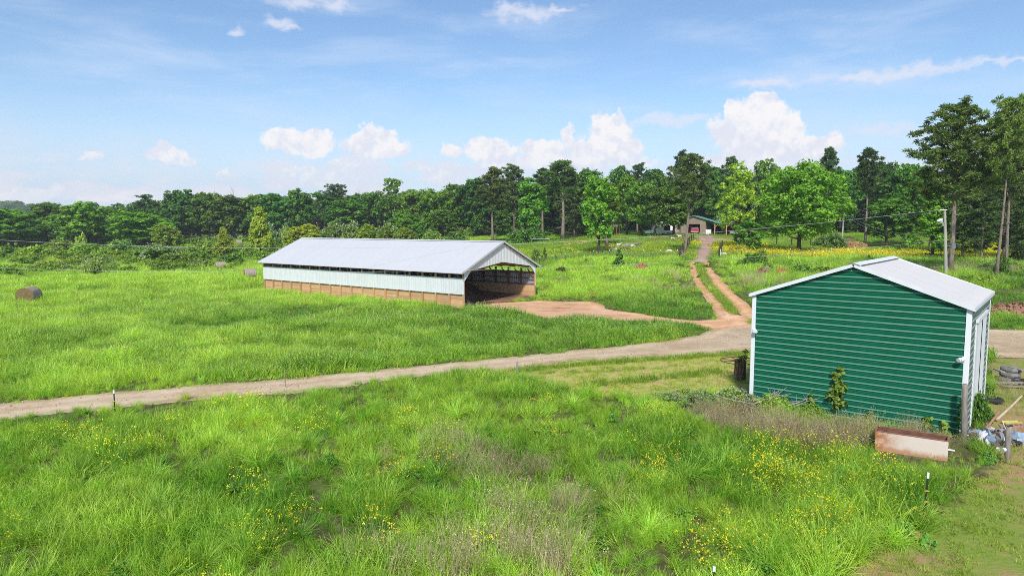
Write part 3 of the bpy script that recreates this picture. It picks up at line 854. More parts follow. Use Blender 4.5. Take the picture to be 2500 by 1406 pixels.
    # two floodlights on the corner trims
    for x, z, s_, lab in ((0.10, 3.02, 1, 'small white floodlight on the left corner trim of the green shed'), (W - .12, 2.72, -1, 'small white floodlight beside the right corner trim of the green shed')):
        e = empty('floodlight', root.matrix_basis @ Vector((x, -.045, z)), SHED_A, lab, 'floodlight', 'floodlights on the green shed')
        MB().tube([(0, 0.02, 0), (0, -.05, 0)], [.06, .06], 10).build('base', M['white'], e)
        for k in (-1, 1):
            MB().tube([(0, -.05, 0), (k * .03 + s_ * .05, -.12, -.02), (k * .03 + s_ * .10, -.22, -.05)], [.02, .055, .07], 10).build('lamp_head', M['white'], e)
SC.view_layers[0].update()
build_shed()
# ================================================================== foliage meshes
def cards(cent, axis, side, ln, wd, fold=0.0):
    """diamond leaf cards; all (n,3) / (n,)"""
    n = len(cent)
    a, s = axis * (ln * .5)[:, None], side * (wd * .5)[:, None]
    nor = np.cross(axis, side)
    V = np.stack([cent - a, cent + s + nor * (fold * wd)[:, None] if fold else cent + s, cent + a, cent - s + nor * (fold * wd)[:, None] if fold else cent - s], 1).reshape(-1, 3)
    F = np.arange(n * 4).reshape(n, 4)
    return V, F
def unit(v):
    return v / (np.linalg.norm(v, axis=-1, keepdims=True) + 1e-9)
def leaf_clumps(r, cc, cr, per, size, up=0.5, flat=0.65, tint_base=None, elong=1.5):
    """leaf cards scattered round clump centres cc (m,3) with radii cr (m,)"""
    m = len(cc)
    d = unit(r.normal(size=(m, per, 3)))
    rad = cr[:, None, None] * (r.random((m, per, 1)) ** 0.45)
    P = cc[:, None, :] + d * rad * np.array([1, 1, flat])
    nrm = unit(d * .8 + np.array([0, 0, up + .35]) + r.normal(size=d.shape) * 0.36)
    ax = unit(np.cross(nrm, r.normal(size=d.shape)))
    sd = np.cross(nrm, ax)
    s = size * (0.65 + 0.7 * r.random((m, per)))
    V, F = cards(P.reshape(-1, 3), ax.reshape(-1, 3), sd.reshape(-1, 3), (s * elong).ravel(), s.ravel(), 0.12)
    tb = (r.random(m) if tint_base is None else tint_base)
    t = np.clip(tb[:, None] * .6 + r.random((m, per)) * .4, 0, 1)
    return V, F, np.repeat(t.ravel(), 4)
def limbs_mesh(name, segs, m):
    mb = MB()
    for pts, rad in segs:
        mb.tube(pts, rad, 7 if rad[0] > .12 else 5)
    return mb.mesh(name, m, True)
def broadleaf(seed, H=14.0, Rc=5.0, base=0.22, nl=14, nclump=260, per=28, size=0.42, top=1.0, shape='round', m=None, bark='bark', wood=True, gap=0.0):
    """returns (trunk mesh, crown mesh); crown of overlapping lobes over real limbs"""
    r = np.random.default_rng(seed)
    zc = H * (base + (1 - base) * .5); hz_ = H * (1 - base) * .5
    L = []
    for i in range(nl):
        a = i * 2.399 + r.random(); zz = -0.85 + 1.7 * (i + .5) / nl + r.normal() * .08
        if shape == 'cone': rr = max(.05, (1 - (zz + 1) / 2) ** .8) * .85
        elif shape == 'column': rr = .55 * math.sqrt(max(.05, 1 - (abs(zz)) ** 3))
        elif shape == 'dome': rr = math.sqrt(max(0.02, 1 - max(0, zz) ** 2)) * (.75 if zz > -.4 else .6)
        else: rr = math.sqrt(max(.03, 1 - zz * zz)) * .72
        rr *= .75 + .4 * r.random()
        L.append((math.cos(a) * rr * Rc, math.sin(a) * rr * Rc, zc + zz * hz_ * .86))
    L.append((0, 0, zc + hz_ * .72))
    L = np.array(L)
    lr = Rc * (0.30 + .16 * r.random(len(L))) * (0.8 if shape in ('cone', 'column') else 1)
    if shape == 'cone': lr *= np.clip(1.15 - (L[:, 2] - H * base) / (H * (1 - base)) * .75, .25, 1)
    which = r.integers(0, len(L), nclump)
    dv = unit(r.normal(size=(nclump, 3)) + np.array([0, 0, .35]))
    cc = L[which] + dv * (lr[which] * (0.72 + .4 * r.random(nclump)))[:, None] * np.array([1, 1, .8])
    if gap: cc = cc[r.random(nclump) > gap]
    cr = Rc * (0.11 + .10 * r.random(len(cc)))
    V, F, t = leaf_clumps(r, cc, cr, per, size)
    # upper lobes carry the paler new leaves
    crown = mesh_np('crown', V, F, [m], {'tint': t})
    segs = []
    tr = H * .020 + .04
    k = 6
    lean = r.normal(size=2) * .15
    tp = [(lean[0] * (i / k) ** 2 + r.normal() * .05 * (i > 0), lean[1] * (i / k) ** 2 + r.normal() * .05 * (i > 0), (-.3 if i == 0 else 0) + H * .82 * i / k) for i in range(k + 1)]
    segs.append((tp, [tr * (1.35 if i == 0 else 1 - .85 * i / k) for i in range(k + 1)]))
    for i in range(min(len(L), 11)):
        q = Vector(L[i]); h0 = max(H * base * .7, q.z * .55)
        f = min(h0 / (H * .82), .98)
        st = Vector((lean[0] * f * f, lean[1] * f * f, h0))
        mid = st.lerp(q, .5) + Vector((0, 0, -.04 * H * r.random()))
        segs.append(([st, mid, q], [tr * .45 * (1 - f * .5), tr * .28 * (1 - f * .5), tr * .08]))
    return limbs_mesh('trunk', segs, M[bark]), crown
def pine(seed, H=22.0, bare=0.5, Rc=3.2, nb=40, per=46, size=0.38, m=None, lean=0.0, stubs=True, thin=0.0, trunk_r=None, flat=0.5):
    r = np.random.default_rng(seed)
    tr = trunk_r or H * .0135
    k = 8
    bend = r.normal(size=2) * .12
    def ax(f): return Vector((lean * f * H + bend[0] * math.sin(f * 5), bend[1] * math.sin(f * 4), H * f))
    segs = [([ax(i / k) + Vector((0, 0, -.4 if i == 0 else 0)) for i in range(k + 1)], [tr * (1.25 if i == 0 else (1 - .8 * i / k)) for i in range(k + 1)])]
    cc, cr = [], []
    for i in range(nb):
        f = bare + (1 - bare) * ((i + r.random()) / nb) ** .9
        g = (f - bare) / (1 - bare)
        ln = Rc * (math.sin(math.pi * (0.22 + .70 * g)) ** .8) * (.55 + .6 * r.random())
        a = i * 2.399 + r.normal() * .4
        st = ax(f)
        rise = (.05 + .35 * g) * ln + r.normal() * .1
        e = st + Vector((math.cos(a) * ln, math.sin(a) * ln, rise))
        mid = st.lerp(e, .5) + Vector((0, 0, -.10 * ln))
        segs.append(([st, mid, e], [tr * .26 * (1.1 - g), tr * .16 * (1.1 - g) + .01, .015]))
        nq = max(2, int(ln / .55))
        for q in range(nq):
            if r.random() < thin: continue
            u = .38 + .66 * (q + r.random() * .5) / nq
            p = st.lerp(e, u) + Vector(r.normal(size=3) * .16 * ln * np.array([1, 1, .5]))
            cc.append(p); cr.append(.34 + .30 * r.random() + .035 * Rc)
    cc.append(ax(1.0)); cr.append(.5)
    if stubs:
        for i in range(7):
            f = bare * (.45 + .55 * r.random()); a = r.random() * 6.28
            st = ax(f); ln = .6 + 1.6 * r.random()
            segs.append(([st, st + Vector((math.cos(a) * ln * .6, math.sin(a) * ln * .6, .25 * ln)), st + Vector((math.cos(a) * ln, math.sin(a) * ln, .15 * ln - r.random() * .4))], [.05, .035, .012]))
    cc, cr = np.array(cc), np.array(cr)
    n = len(cc)
    d = unit(r.normal(size=(n, per, 3)) + np.array([0, 0, .25]))
    P = cc[:, None] + d * (cr[:, None] * (.15 + .85 * r.random((n, per))))[..., None] * np.array([1, 1, flat])
    sd = unit(np.cross(d, r.normal(size=d.shape)))
    s = size * (.7 + .6 * r.random((n, per)))
    V, F = cards(P.reshape(-1, 3), unit(d + r.normal(size=d.shape) * .35).reshape(-1, 3), sd.reshape(-1, 3), (s * 1.5).ravel(), (s * .42).ravel())
    t = np.clip(r.random(n)[:, None] * .55 + r.random((n, per)) * .45, 0, 1)
    crown = mesh_np('crown', V, F, [m], {'tint': np.repeat(t.ravel(), 4)})
    return limbs_mesh('trunk', segs, M['pine_bark']), crown
def shrub(seed, H=2.2, Rc=1.6, nclump=60, per=26, size=.22, m=None, m2=None, flower=0.0, stems=5):
    r = np.random.default_rng(seed)
    u = unit(r.normal(size=(nclump, 3))); u[:, 2] = np.abs(u[:, 2])
    k = .55 + .45 * r.random(nclump)
    cc = u * k[:, None] * np.array([Rc, Rc, H * .88]) + np.array([0, 0, H * .06])
    lob = 1 + .22 * np.sin(3 * np.arctan2(u[:, 1], u[:, 0]) + seed)
    cc[:, :2] *= lob[:, None]
    V, F, t = leaf_clumps(r, cc, np.full(nclump, Rc * .26) * (.7 + .6 * r.random(nclump)), per, size)
    mats, mi = [m], np.zeros(len(F), int)
    if flower:
        cs = cc[(r.random(nclump) < flower) & (u[:, 2] > .25)]
        if len(cs):
            off = unit(cs - np.array([0, 0, H * .2])) * Rc * .16
            V2, F2, t2 = leaf_clumps(r, cs + off, np.full(len(cs), Rc * .2), 16, size * .62, up=1.2, elong=1.0)
            F = np.concatenate([F, F2 + len(V)]); V = np.concatenate([V, V2]); t = np.r_[t, t2]
            mats.append(m2); mi = np.r_[mi, np.ones(len(F2), int)]
    crown = mesh_np('foliage', V, F, mats, {'tint': t}, mat_idx=mi)
    segs = []
    for i in range(stems):
        a = r.random() * 6.28; q = Rc * .5
        segs.append(([(0.1 * math.cos(a), .1 * math.sin(a), -.15), (math.cos(a) * q * .5, math.sin(a) * q * .5, H * .4), (math.cos(a) * q, math.sin(a) * q, H * .75)], [.045, .03, .012]))
    return limbs_mesh('stem', segs, M['bark']), crown

M['oak_leaf'] = leafmat('oak_foliage', (0.042, 0.135, 0.022), (0.245, 0.465, 0.062), 0.46)
M['pale_leaf'] = leafmat('young_foliage', (0.20, 0.30, 0.025), (0.42, 0.52, 0.07), 0.38)
M['maple_leaf'] = leafmat('maple_foliage', (0.048, 0.165, 0.018), (0.235, 0.470, 0.055), 0.44)
M['needle'] = leafmat('pine_needles', (0.040, 0.095, 0.030), (0.185, 0.285, 0.078), 0.34)
M['cedar'] = leafmat('sapling_foliage', (0.045, 0.15, 0.025), (0.17, 0.34, 0.05), 0.25)
M['bush_leaf'] = leafmat('bush_foliage', (0.09, 0.20, 0.028), (0.33, 0.47, 0.075), 0.36)
M['blossom'] = leafmat('white_blossom', (0.55, 0.56, 0.44), (0.80, 0.80, 0.70), 0.25, (1, 1, 0.9))

PROTO = {}
def proto(k, pair, names=('trunk', 'crown')):
    PROTO[k] = (pair, names)
for i in range(6):
    proto('oak%d' % i, broadleaf(100 + i, 15, 5.4, [.16, .2, .12, .22, .18, .14][i], 16, 300, 26, .46, m=M['oak_leaf'], bark='dark_bark', shape=['round', 'dome', 'round', 'column', 'dome', 'round'][i]))
for i in range(3):
    proto('leafy%d' % i, broadleaf(140 + i, 13, 4.2, .14, 14, 240, 26, .40, m=M['maple_leaf'], bark='dark_bark', shape=['round', 'column', 'dome'][i]))
proto('openoak', broadleaf(150, 16, 5.0, .35, 12, 150, 24, .42, m=M['oak_leaf'], bark='dark_bark', gap=.15))
proto('umbrella', pine(160, 18, .72, 5.2, 30, 46, .42, m=M['needle'], flat=.35, stubs=False))
for i in range(4):
    proto('pine%d' % i, pine(170 + i, 22, [.48, .55, .42, .62][i], [3.3, 2.9, 3.6, 2.7][i], 54, 50, .46, m=M['needle'], flat=.7))
proto('fullpine', pine(180, 20, .12, 3.6, 70, 44, .42, m=M['needle'], stubs=False))
proto('leanpine', pine(185, 22, .52, 4.0, 56, 56, .42, m=M['needle'], flat=.75, thin=.28, lean=.055, trunk_r=.34))
proto('hero_pine', pine(190, 27, .45, 4.7, 84, 74, .34, m=M['needle'], trunk_r=.36, flat=.8))
proto('hero_pine2', pine(191, 26, .56, 5.2, 68, 66, .34, m=M['needle'], thin=.22, flat=.8, trunk_r=.29, lean=.05))
proto('hero_pine3', pine(192, 25, .50, 4.6, 66, 66, .34, m=M['needle'], thin=.15, flat=.8, trunk_r=.30, lean=-.01))
proto('bigmaple', broadleaf(200, 14.2, 5.9, .17, 24, 620, 36, .30, m=M['maple_leaf'], bark='dark_bark', shape='dome'))
proto('yellowtree', broadleaf(210, 14, 3.6, .16, 20, 240, 30, .27, m=M['pale_leaf'], bark='pine_bark', shape='round', gap=.1))
proto('conemaple', broadleaf(215, 13, 3.4, .1, 22, 330, 32, .30, m=M['maple_leaf'], bark='dark_bark', shape='cone'))
proto('youngtree', broadleaf(220, 7.5, 2.2, .10, 16, 200, 26, .24, m=M['maple_leaf'], bark='bark', shape='round'))
proto('willow', broadleaf(225, 8, 2.5, .08, 30, 460, 30, .24, m=M['pale_leaf'], bark='bark', shape='cone'))
proto('rounded_willow', broadleaf(226, 6, 2.8, .06, 20, 300, 30, .24, m=M['pale_leaf'], bark='bark', shape='dome'))
proto('cedar', broadleaf(230, 4, 1.25, .0, 20, 210, 26, .15, m=M['cedar'], bark='bark', shape='cone'))
proto('sapling', broadleaf(231, 3, .8, .05, 12, 80, 24, .13, m=M['cedar'], bark='bark', shape='cone'))
for i in range(3):
    proto('bush%d' % i, shrub(240 + i, 2.4, 1.9, 80, 26, .22, m=M['bush_leaf']), ('stem', 'foliage'))
for i in range(2):
    proto('blossom%d' % i, shrub(250 + i, 3.0, 2.2, 90, 26, .22, m=M['bush_leaf'], m2=M['blossom'], flower=.75), ('stem', 'foliage'))
MADE = {}
def plant(kind, loc, H, W=None, rz=0.0, name='tree', label='', cat='tree', group=None, col=(1, 1, 1), Wy=None):
    """a tree or shrub with its trunk and crown as parts; alike plants share their meshes"""
    (tm, cm), names = PROTO[kind]
    if kind not in MADE:
        co = np.empty(len(cm.vertices) * 3, np.float32); cm.vertices.foreach_get('co', co); co = co.reshape(-1, 3)
        MADE[kind] = (co[:, 2].max(), np.percentile(np.hypot(co[:, 0], co[:, 1]), 97) * 2)
    h0, w0 = MADE[kind]
    e = empty(name, loc, rz, label, cat, group)
    sz = H / h0; sx = (W / w0) if W else sz
    for me, nm in ((tm, names[0]), (cm, names[1])):
        o = part(nm, me, e, scale=(sx, sx, sz))
        o.color = (*col, 1)
    return e

# ================================================================== scatter (stuff only: what nobody could count)
SRC = bpy.data.collections.new('ground_cover_sources')     # never linked into the scene: mesh sources only
def scatter(name, sources, P, rot, scl, pick, tint, kind='stuff', mats=()):
    col = bpy.data.collections.new(name + '_sources')
    for i, me in enumerate(sources):
        o = bpy.data.objects.new('%s_%02d' % (name + '_source', i), me)
        col.objects.link(o)
    me = bpy.data.meshes.new(name)
    me.vertices.add(len(P)); me.vertices.foreach_set('co', np.asarray(P, np.float32).ravel())
    def at_(n, t, v, f='value'):
        a = me.attributes.new(n, t, 'POINT'); a.data.foreach_set(f, np.ascontiguousarray(v).ravel())
    at_('rot', 'FLOAT_VECTOR', np.asarray(rot, np.float32), 'vector')
    at_('scl', 'FLOAT_VECTOR', np.asarray(scl, np.float32), 'vector')
    at_('pick', 'INT', np.asarray(pick, np.int32))
    at_('itint', 'FLOAT', np.asarray(tint, np.float32))
    for m_ in mats: me.materials.append(m_)
    ob = link(bpy.data.objects.new(name, me))
    ng = bpy.data.node_groups.new(name + '_scatter', 'GeometryNodeTree')
    ng.interface.new_socket('Geometry', in_out='INPUT', socket_type='NodeSocketGeometry')
    ng.interface.new_socket('Geometry', in_out='OUTPUT', socket_type='NodeSocketGeometry')
    N = ng.nodes; Lk = ng.links
    gi, go = N.new('NodeGroupInput'), N.new('NodeGroupOutput')
    ci = N.new('GeometryNodeCollectionInfo'); ci.inputs['Collection'].default_value = col
    ci.inputs['Separate Children'].default_value = True; ci.inputs['Reset Children'].default_value = True
    ip = N.new('GeometryNodeInstanceOnPoints'); ip.inputs['Pick Instance'].default_value = True
    def na(n, t):
        a = N.new('GeometryNodeInputNamedAttribute'); a.data_type = t; a.inputs[0].default_value = n
        return [s for s in a.outputs if s.enabled and s.name == 'Attribute'][0]
    Lk.new(gi.outputs[0], ip.inputs['Points']); Lk.new(ci.outputs[0], ip.inputs['Instance'])
    Lk.new(na('pick', 'INT'), ip.inputs['Instance Index'])
    Lk.new(na('rot', 'FLOAT_VECTOR'), ip.inputs['Rotation']); Lk.new(na('scl', 'FLOAT_VECTOR'), ip.inputs['Scale'])
    Lk.new(ip.outputs[0], go.inputs[0])
    md = ob.modifiers.new('scatter', 'NODES'); md.node_group = ng
    return tag(ob, kind=kind)

# ------------------------------------------------------------------ grass tufts
def tuft(seed, n, rad, h, wd, droop=(0.6, 1.5), nseg=4, lean0=(0.05, 0.35), m=None, name='tuft', out=0.7, head=None, sweep=0.0):
    r = np.random.default_rng(seed)
    th = r.random(n) * 6.283; rr = rad * np.sqrt(r.random(n))
    bx, by = rr * np.cos(th), rr * np.sin(th)
    az_ = np.where(r.random(n) < out, th + r.normal(size=n) * .5, r.random(n) * 6.283)
    L_ = h[0] + (h[1] - h[0]) * r.random(n)
    a0 = lean0[0] + (lean0[1] - lean0[0]) * r.random(n)
    a1 = droop[0] + (droop[1] - droop[0]) * r.random(n)
    px, py, pz = bx.copy(), by.copy(), np.full(n, -.03)
    tw = r.normal(size=n) * .4
    sx, sy = -np.sin(az_ + tw), np.cos(az_ + tw)
    V, T = [], []
    for k in range(nseg + 1):
        f = k / nseg
        ww = wd * (0.75 + .5 * r.random(n)) * (1 - f ** 1.8 * .88) * .5 if k == 0 else wd * (1 - f ** 1.8 * .9) * .5
        V.append(np.stack([px - sx * ww, py - sy * ww, pz], -1)); V.append(np.stack([px + sx * ww, py + sy * ww, pz], -1))
        T += [f, f]
        if k < nseg:
            a = a0 + (a1 - a0) * (f + .5 / nseg) ** 1.4
            s = L_ / nseg
            px = px + np.cos(az_) * np.sin(a) * s + sweep * s * f; py = py + np.sin(az_) * np.sin(a) * s; pz = pz + np.cos(a) * s
    V = np.stack(V, 1)
    nv = V.shape[1]
    F = np.array([[2 * k, 2 * k + 1, 2 * k + 3, 2 * k + 2] for k in range(nseg)])
    F = (F[None] + (np.arange(n) * nv)[:, None, None]).reshape(-1, 4)
    tint = np.repeat(np.clip(.02 + .86 * r.random(n)[:, None] ** 1.1 + .25 * (np.array(T)[None] - .5), 0, 1), 1, 0)
    V, tint = V.reshape(-1, 3), tint.ravel()
    mats, mi = [m], np.zeros(len(F), int)
    if head:                                               # flower or seed heads at the tips
        hm, frac, size, per = head
        tips = np.stack([px, py, pz], -1)[r.random(n) < frac]
        P = (tips[:, None] + r.normal(size=(len(tips), per, 3)) * size * np.array([1.2, 1.2, 1.2])).reshape(-1, 3)
        nn = unit(r.normal(size=P.shape) * .6 + np.array([0, -.3, 1])); axx = unit(np.cross(nn, r.normal(size=P.shape)))
        s = size * (.7 + .6 * r.random(len(P)))
        V2, F2 = cards(P, axx, np.cross(nn, axx), s * 1.3, s * 1.1)
        F = np.concatenate([F, F2 + len(V)]); V = np.concatenate([V, V2]); tint = np.r_[tint, np.repeat(r.random(len(P)), 4)]
        mats.append(hm); mi = np.r_[mi, np.ones(len(F2), int)]
    return mesh_np(name, V, F, mats, {'tint': tint}, mat_idx=mi)
M['grass'] = leafmat('tall_grass', (0.080, 0.270, 0.010), (0.585, 0.81, 0.095), 0.45, (1.25, 1.2, .5), inst=True, objcol=False)
M['straw'] = leafmat('dry_stalks', (0.33, 0.265, 0.135), (0.62, 0.53, 0.31), 0.3, (1, 1, 1), inst=True, objcol=False)
M['turf'] = leafmat('short_turf', (0.16, 0.30, 0.025), (0.46, 0.56, 0.08), 0.38, (1.2, 1.15, .5), inst=True, objcol=False)
M['petal'] = leafmat('yellow_petals', (0.78, 0.66, 0.01), (0.88, 0.82, 0.03), 0.3, (1, 1, .6), objcol=False)
M['seedhead'] = leafmat('grass_seed_heads', (0.38, 0.47, 0.16), (0.60, 0.68, 0.28), 0.3, (1, 1, .8), objcol=False)
M['weed'] = leafmat('broad_weeds', (0.08, 0.24, 0.03), (0.24, 0.46, 0.06), 0.38, inst=True, objcol=False)

T_NEAR = [tuft(300 + i, 52, .20, (.35, .95), .019, (0.8, 2.3), 5, lean0=(.05, .6), out=.45, m=M['grass']) for i in range(5)]
T_NEAR += [tuft(310 + i, 60, .26, (.35, .75), .016, (0.5, 1.5), 4, out=.3, m=M['grass'], head=(M['seedhead'], .12, .018, 3)) for i in range(3)]
T_BIG = [tuft(400 + i, 170, .19, (.55, 1.15), .0145, (1.2, 2.6), 6, lean0=(.0, .6), out=.75, m=M['grass']) for i in range(5)]
T_MID = [tuft(320 + i, 70, .50, (.35, .80), .030, (0.6, 1.9), 4, out=.5, m=M['grass'], head=(M['seedhead'], .20, .030, 3)) for i in range(4)]
T_FAR = [tuft(330 + i, 80, .95, (.35, .8), .05, (0.5, 1.5), 3, out=.3, m=M['grass'], head=(M['seedhead'], .12, .045, 2)) for i in range(3)]
T_SHORT = [tuft(340 + i, 46, .26, (.06, .20), .012, (0.3, 1.3), 3, out=.3, m=M['turf']) for i in range(3)]
T_PAST = [tuft(345 + i, 60, .9, (.10, .32), .05, (0.4, 1.4), 3, out=.3, m=M['turf']) for i in range(2)]
T_DRY = [tuft(350 + i, 44, .30, (.40, 1.0), .009, (0.1, .9), 4, out=.4, m=M['straw'], head=(M['straw'], .5, .022, 3)) for i in range(3)]
T_FLOW = [tuft(360 + i, 30, .32, (.40, .85), .010, (0.1, .6), 3, out=.5, m=M['weed'], head=(M['petal'], .85, .026, 4)) for i in range(3)]
T_PFLOW = [tuft(370 + i, 60, 1.2, (.22, .42), .04, (0.1, .6), 2, out=.5, m=M['turf'], head=(M['petal'], .9, .085, 2)) for i in range(2)]
T_WEED = [shrub(380 + i, .55, .34, 16, 9, .085, m=M['weed'], stems=1)[1] for i in range(2)]
T_LEAFY = [shrub(390 + i, .9, .6, 26, 16, .085, m=M['weed'], stems=1)[1] for i in range(2)]

SOURCES = T_NEAR + T_BIG + T_MID + T_FAR + T_SHORT + T_PAST + T_DRY + T_FLOW + T_PFLOW + T_WEED + T_LEAFY
IX, k0 = {}, 0
for nm, lst in (('near', T_NEAR), ('big', T_BIG), ('mid', T_MID), ('far', T_FAR), ('short', T_SHORT), ('past', T_PAST), ('dry', T_DRY), ('flow', T_FLOW), ('pflow', T_PFLOW), ('weed', T_WEED), ('leafy', T_LEAFY)):
    IX[nm] = (k0, len(lst)); k0 += len(lst)

TROUGH = (gnd(2142, 1092) + gnd(2308, 1118)) / 2
def meadow():
    r = np.random.default_rng(11)
    X, Y, B = [], [], []
    for y0, y1, dens, band in ((10.5, 20, 17, 0), (20, 31, 13, 0), (31, 50, 7.5, 1), (50, 75, 4.2, 1), (75, 100, 2.6, 2), (100, 150, 1.35, 2), (150, 230, .45, 2)):
        n = int(.86 * (y1 * y1 - y0 * y0) * dens)
        yy = np.sqrt(y0 * y0 + (y1 * y1 - y0 * y0) * r.random(n))
        xx = (r.random(n) * 2 - 1) * (yy * .86 + 1.5)
        X.append(xx); Y.append(yy); B.append(np.full(n, band))
    x, y, b = map(np.concatenate, (X, Y, B))
    n = len(x)
    wob = (fbm(x, y, 1.4, 41) - .5)
    sd_t = np.full(n, -9.0)
    for P in (P_TRACK, P_APRON, P_TWIN1, P_TWIN2, P_UPROAD, P_HAYDIRT):
        sd_t = np.maximum(sd_t, edge_dist(P, x, y)[0])
    far_b = np.maximum(edge_dist(P_BARN, x, y)[0], edge_dist(P_SHED, x, y)[0])
    mow = edge_dist(P_MOW, x, y)[0] + wob * .8
    yard = edge_dist(P_YARD, x, y)[0] + wob * .9
    pas = pasture_mask(x, y)
    t1 = fbm(x, y, 7, 51); t2 = fbm(x, y, 1.8, 57); t3 = fbm(x, y, 22, 63)
    tint = np.clip(.50 + (t1 - .5) * 1.1 + (t2 - .5) * .9 + (t3 - .5) * 1.5, 0, 1)
    # the left hay field is paler than the rank growth in front of the track
    tint = np.where((y > 26) & (x < 8) & (b > 0), np.clip(tint + .16, 0, 1), tint)
    tint = np.where((y < 30) & (b == 0), np.clip(tint + .10, 0, 1), tint)
    # darker, bluer growth in front of the barn and along the track edges
    db = np.hypot((x - 2) / 14, (y - 50) / 9)
    tint = tint - .30 * np.exp(-db ** 2) * (.4 + t2)
    tint = tint - .25 * np.exp(-(((sd_t + 1.0) / .9) ** 2)) * (y > 22)
    hgt = .46 + .72 * fbm(x, y, 3.2, 71) + .35 * (fbm(x, y, 1.1, 75) - .5)
    pick = np.zeros(n, int); s = np.ones(n); keep = np.ones(n, bool)
    def choose(mask, key):
        i0, c = IX[key]
        pick[mask] = i0 + r.integers(0, c, mask.sum())
    for bb, key in ((0, 'near'), (1, 'mid'), (2, 'far')):
        choose(b == bb, key)
    s *= hgt
    # clumps thin out into gaps in the foreground
    gapn = fbm(x, y, 1.5, 81)
    keep &= ~((b == 0) & (gapn < .25) & (r.random(n) < .80))
    s = np.where((b == 0) & (gapn < .42), s * .62, s)
    g2 = fbm(x, y, 2.6, 83)
    s = np.where(b >= 1, s * np.clip(.58 + (g2 - .30) * 2.0, .42, 1.3), s)
    tint = np.clip(tint + np.where(b >= 1, (g2 - .5) * 1.1, (gapn - .5) * .45), 0, 1)
    s = np.where((b == 0) & (gapn > .60), s * 1.25, s)
    # great drooping clumps standing over the lower growth in front
    bigm = (b == 0) & (r.random(n) < .055) & (fbm(x, y, 3.0, 87) > .36)
    choose(bigm, 'big'); s = np.where(bigm, .50 + .42 * r.random(n), s)
    s = np.where((b == 0) & ~bigm, s * .88, s)
    tint = np.where(bigm, np.clip(tint + .12 * r.normal(size=n) + .08, 0, 1), np.where(b == 0, tint - .06, tint))
    dry = np.maximum(np.clip(.4 + edge_dist(P_FRONTDRY, x, y)[0] / 1.2, 0, 1) * .88, np.clip(.4 + edge_dist(P_DRY2, x, y)[0] / 1.2, 0, 1) * .46)
    dry = dry * np.clip((fbm(x, y, 2.2, 91) - .30) * 4, 0, 1.1)
    dry = np.maximum(dry, .40 * (y > 66) * (y < 92) * (x > 4) * np.clip((fbm(x, y, 5, 93) - .42) * 6, 0, 1))
    u = r.random(n)
    mdry = (u < dry)
    choose(mdry & (b < 2), 'dry')
    s = np.where(mdry & (b < 2), np.clip(s, .55, 1.1) * np.where(b == 1, 1.25, 1.1), s)
    tint = np.where(mdry & (b == 2), 1.0, tint)
    flo = np.clip(.4 + edge_dist(P_FLOWER, x, y)[0] / 1.5, 0, 1) * np.clip((fbm(x, y, 1.6, 95) - .44) * 5, 0, 1) * .25
    flo = np.maximum(flo, .18 * (y < 27) * np.clip((fbm(x, y, 1.1, 97) - .655) * 14, 0, 1))
    mf = (r.random(n) < flo) & ~mdry & (b == 0)
    choose(mf, 'flow'); s = np.where(mf, .85 * hgt + .35, s)
    mw = (r.random(n) < .012) & (b == 0) & ~mf & ~mdry
    choose(mw, 'leafy'); s = np.where(mw, .28 + .3 * r.random(n), s)
    # mown strip, yard, pasture
    mm = (mow > 0)
    choose(mm, 'short'); s = np.where(mm, .75 + .5 * r.random(n), s); keep &= ~(mm & (r.random(n) < .35))
    tint = np.where(mm, np.clip(.35 + t2 * .9, 0, 1), tint)
    my = (yard > 0)
    choose(my, 'short'); s = np.where(my, .55 + .6 * r.random(n), s)
    keep &= ~(my & (r.random(n) > np.clip((fbm(x, y, 2.0, 99) - .36) * 7, 0.10, 1) * (y < 30)))
    tint = np.where(my, np.clip(.15 + t2 * .9, 0, 1), tint)
    mwy = my & (r.random(n) < .022) & (y < 23); choose(mwy, 'weed'); s = np.where(mwy, .4 + .5 * r.random(n), s)
    mdy = my & (y > 21.5) & (r.random(n) < .22); choose(mdy, 'dry'); s = np.where(mdy, .35 + .35 * r.random(n), s); keep |= mdy & (x < 40) & (y < 36) & (r.random(n) < .5)
    mp = pas & (b == 2)
    choose(mp, 'past'); s = np.where(mp, .7 + .6 * r.random(n), s); tint = np.where(mp, np.clip(.30 + (t1 - .5) * 1.2, 0, 1), tint)
    yel = (np.clip((fbm(x, y * .6, 16, 33) - .44) * 5, 0, 1) * np.where(x < 32, .05, .9) + (x > 38) * (y < 113) * .95 * np.clip((fbm(x, y * .5, 6, 35) - .3) * 4, .25, 1)) * (y < 122)
    mpf = mp & (r.random(n) < yel * .95); choose(mpf, 'pflow'); s = np.where(mpf, .7 + .5 * r.random(n), s)
    shade = mp & (y > 126) & (x > 18) & (x < 52); keep &= ~(shade & (r.random(n) < .6))
    # nothing grows on the tracks except at their ragged edges and the crown between the ruts
    # lower growth between the camera and the track, and round the trough
    _, qx_, qy_ = edge_dist(P_TRACK, x, y)
    infront = (qy_ > y) & (sd_t > -4.0) & (sd_t < 0) & (x < 1)
    keep |= infront & (r.random(n) < .9)
    s = np.where(infront, s * np.clip(.58 + .13 * -sd_t, .5, 1), s)
    tr_ = np.hypot((x - (TROUGH.x - .0)) / 1.7, (y - (TROUGH.y - .9)) / 1.5)
    s = np.where(tr_ < 1, s * .46, s)
    keep &= ~((np.abs(x - TROUGH.x) < 1.1) & (np.abs(y - TROUGH.y) < .35))
    on = (sd_t + wob * .7) > .22
    keep &= ~on
    tw = np.maximum(edge_dist(P_TWIN1, x, y)[0], edge_dist(P_TWIN2, x, y)[0])
    on |= tw > -.08
    keep &= ~on
    edge_short = ((sd_t > -.6) | (tw > -1.7)) & ~on
    s = np.where(tw > -1.7, s * .8, s)
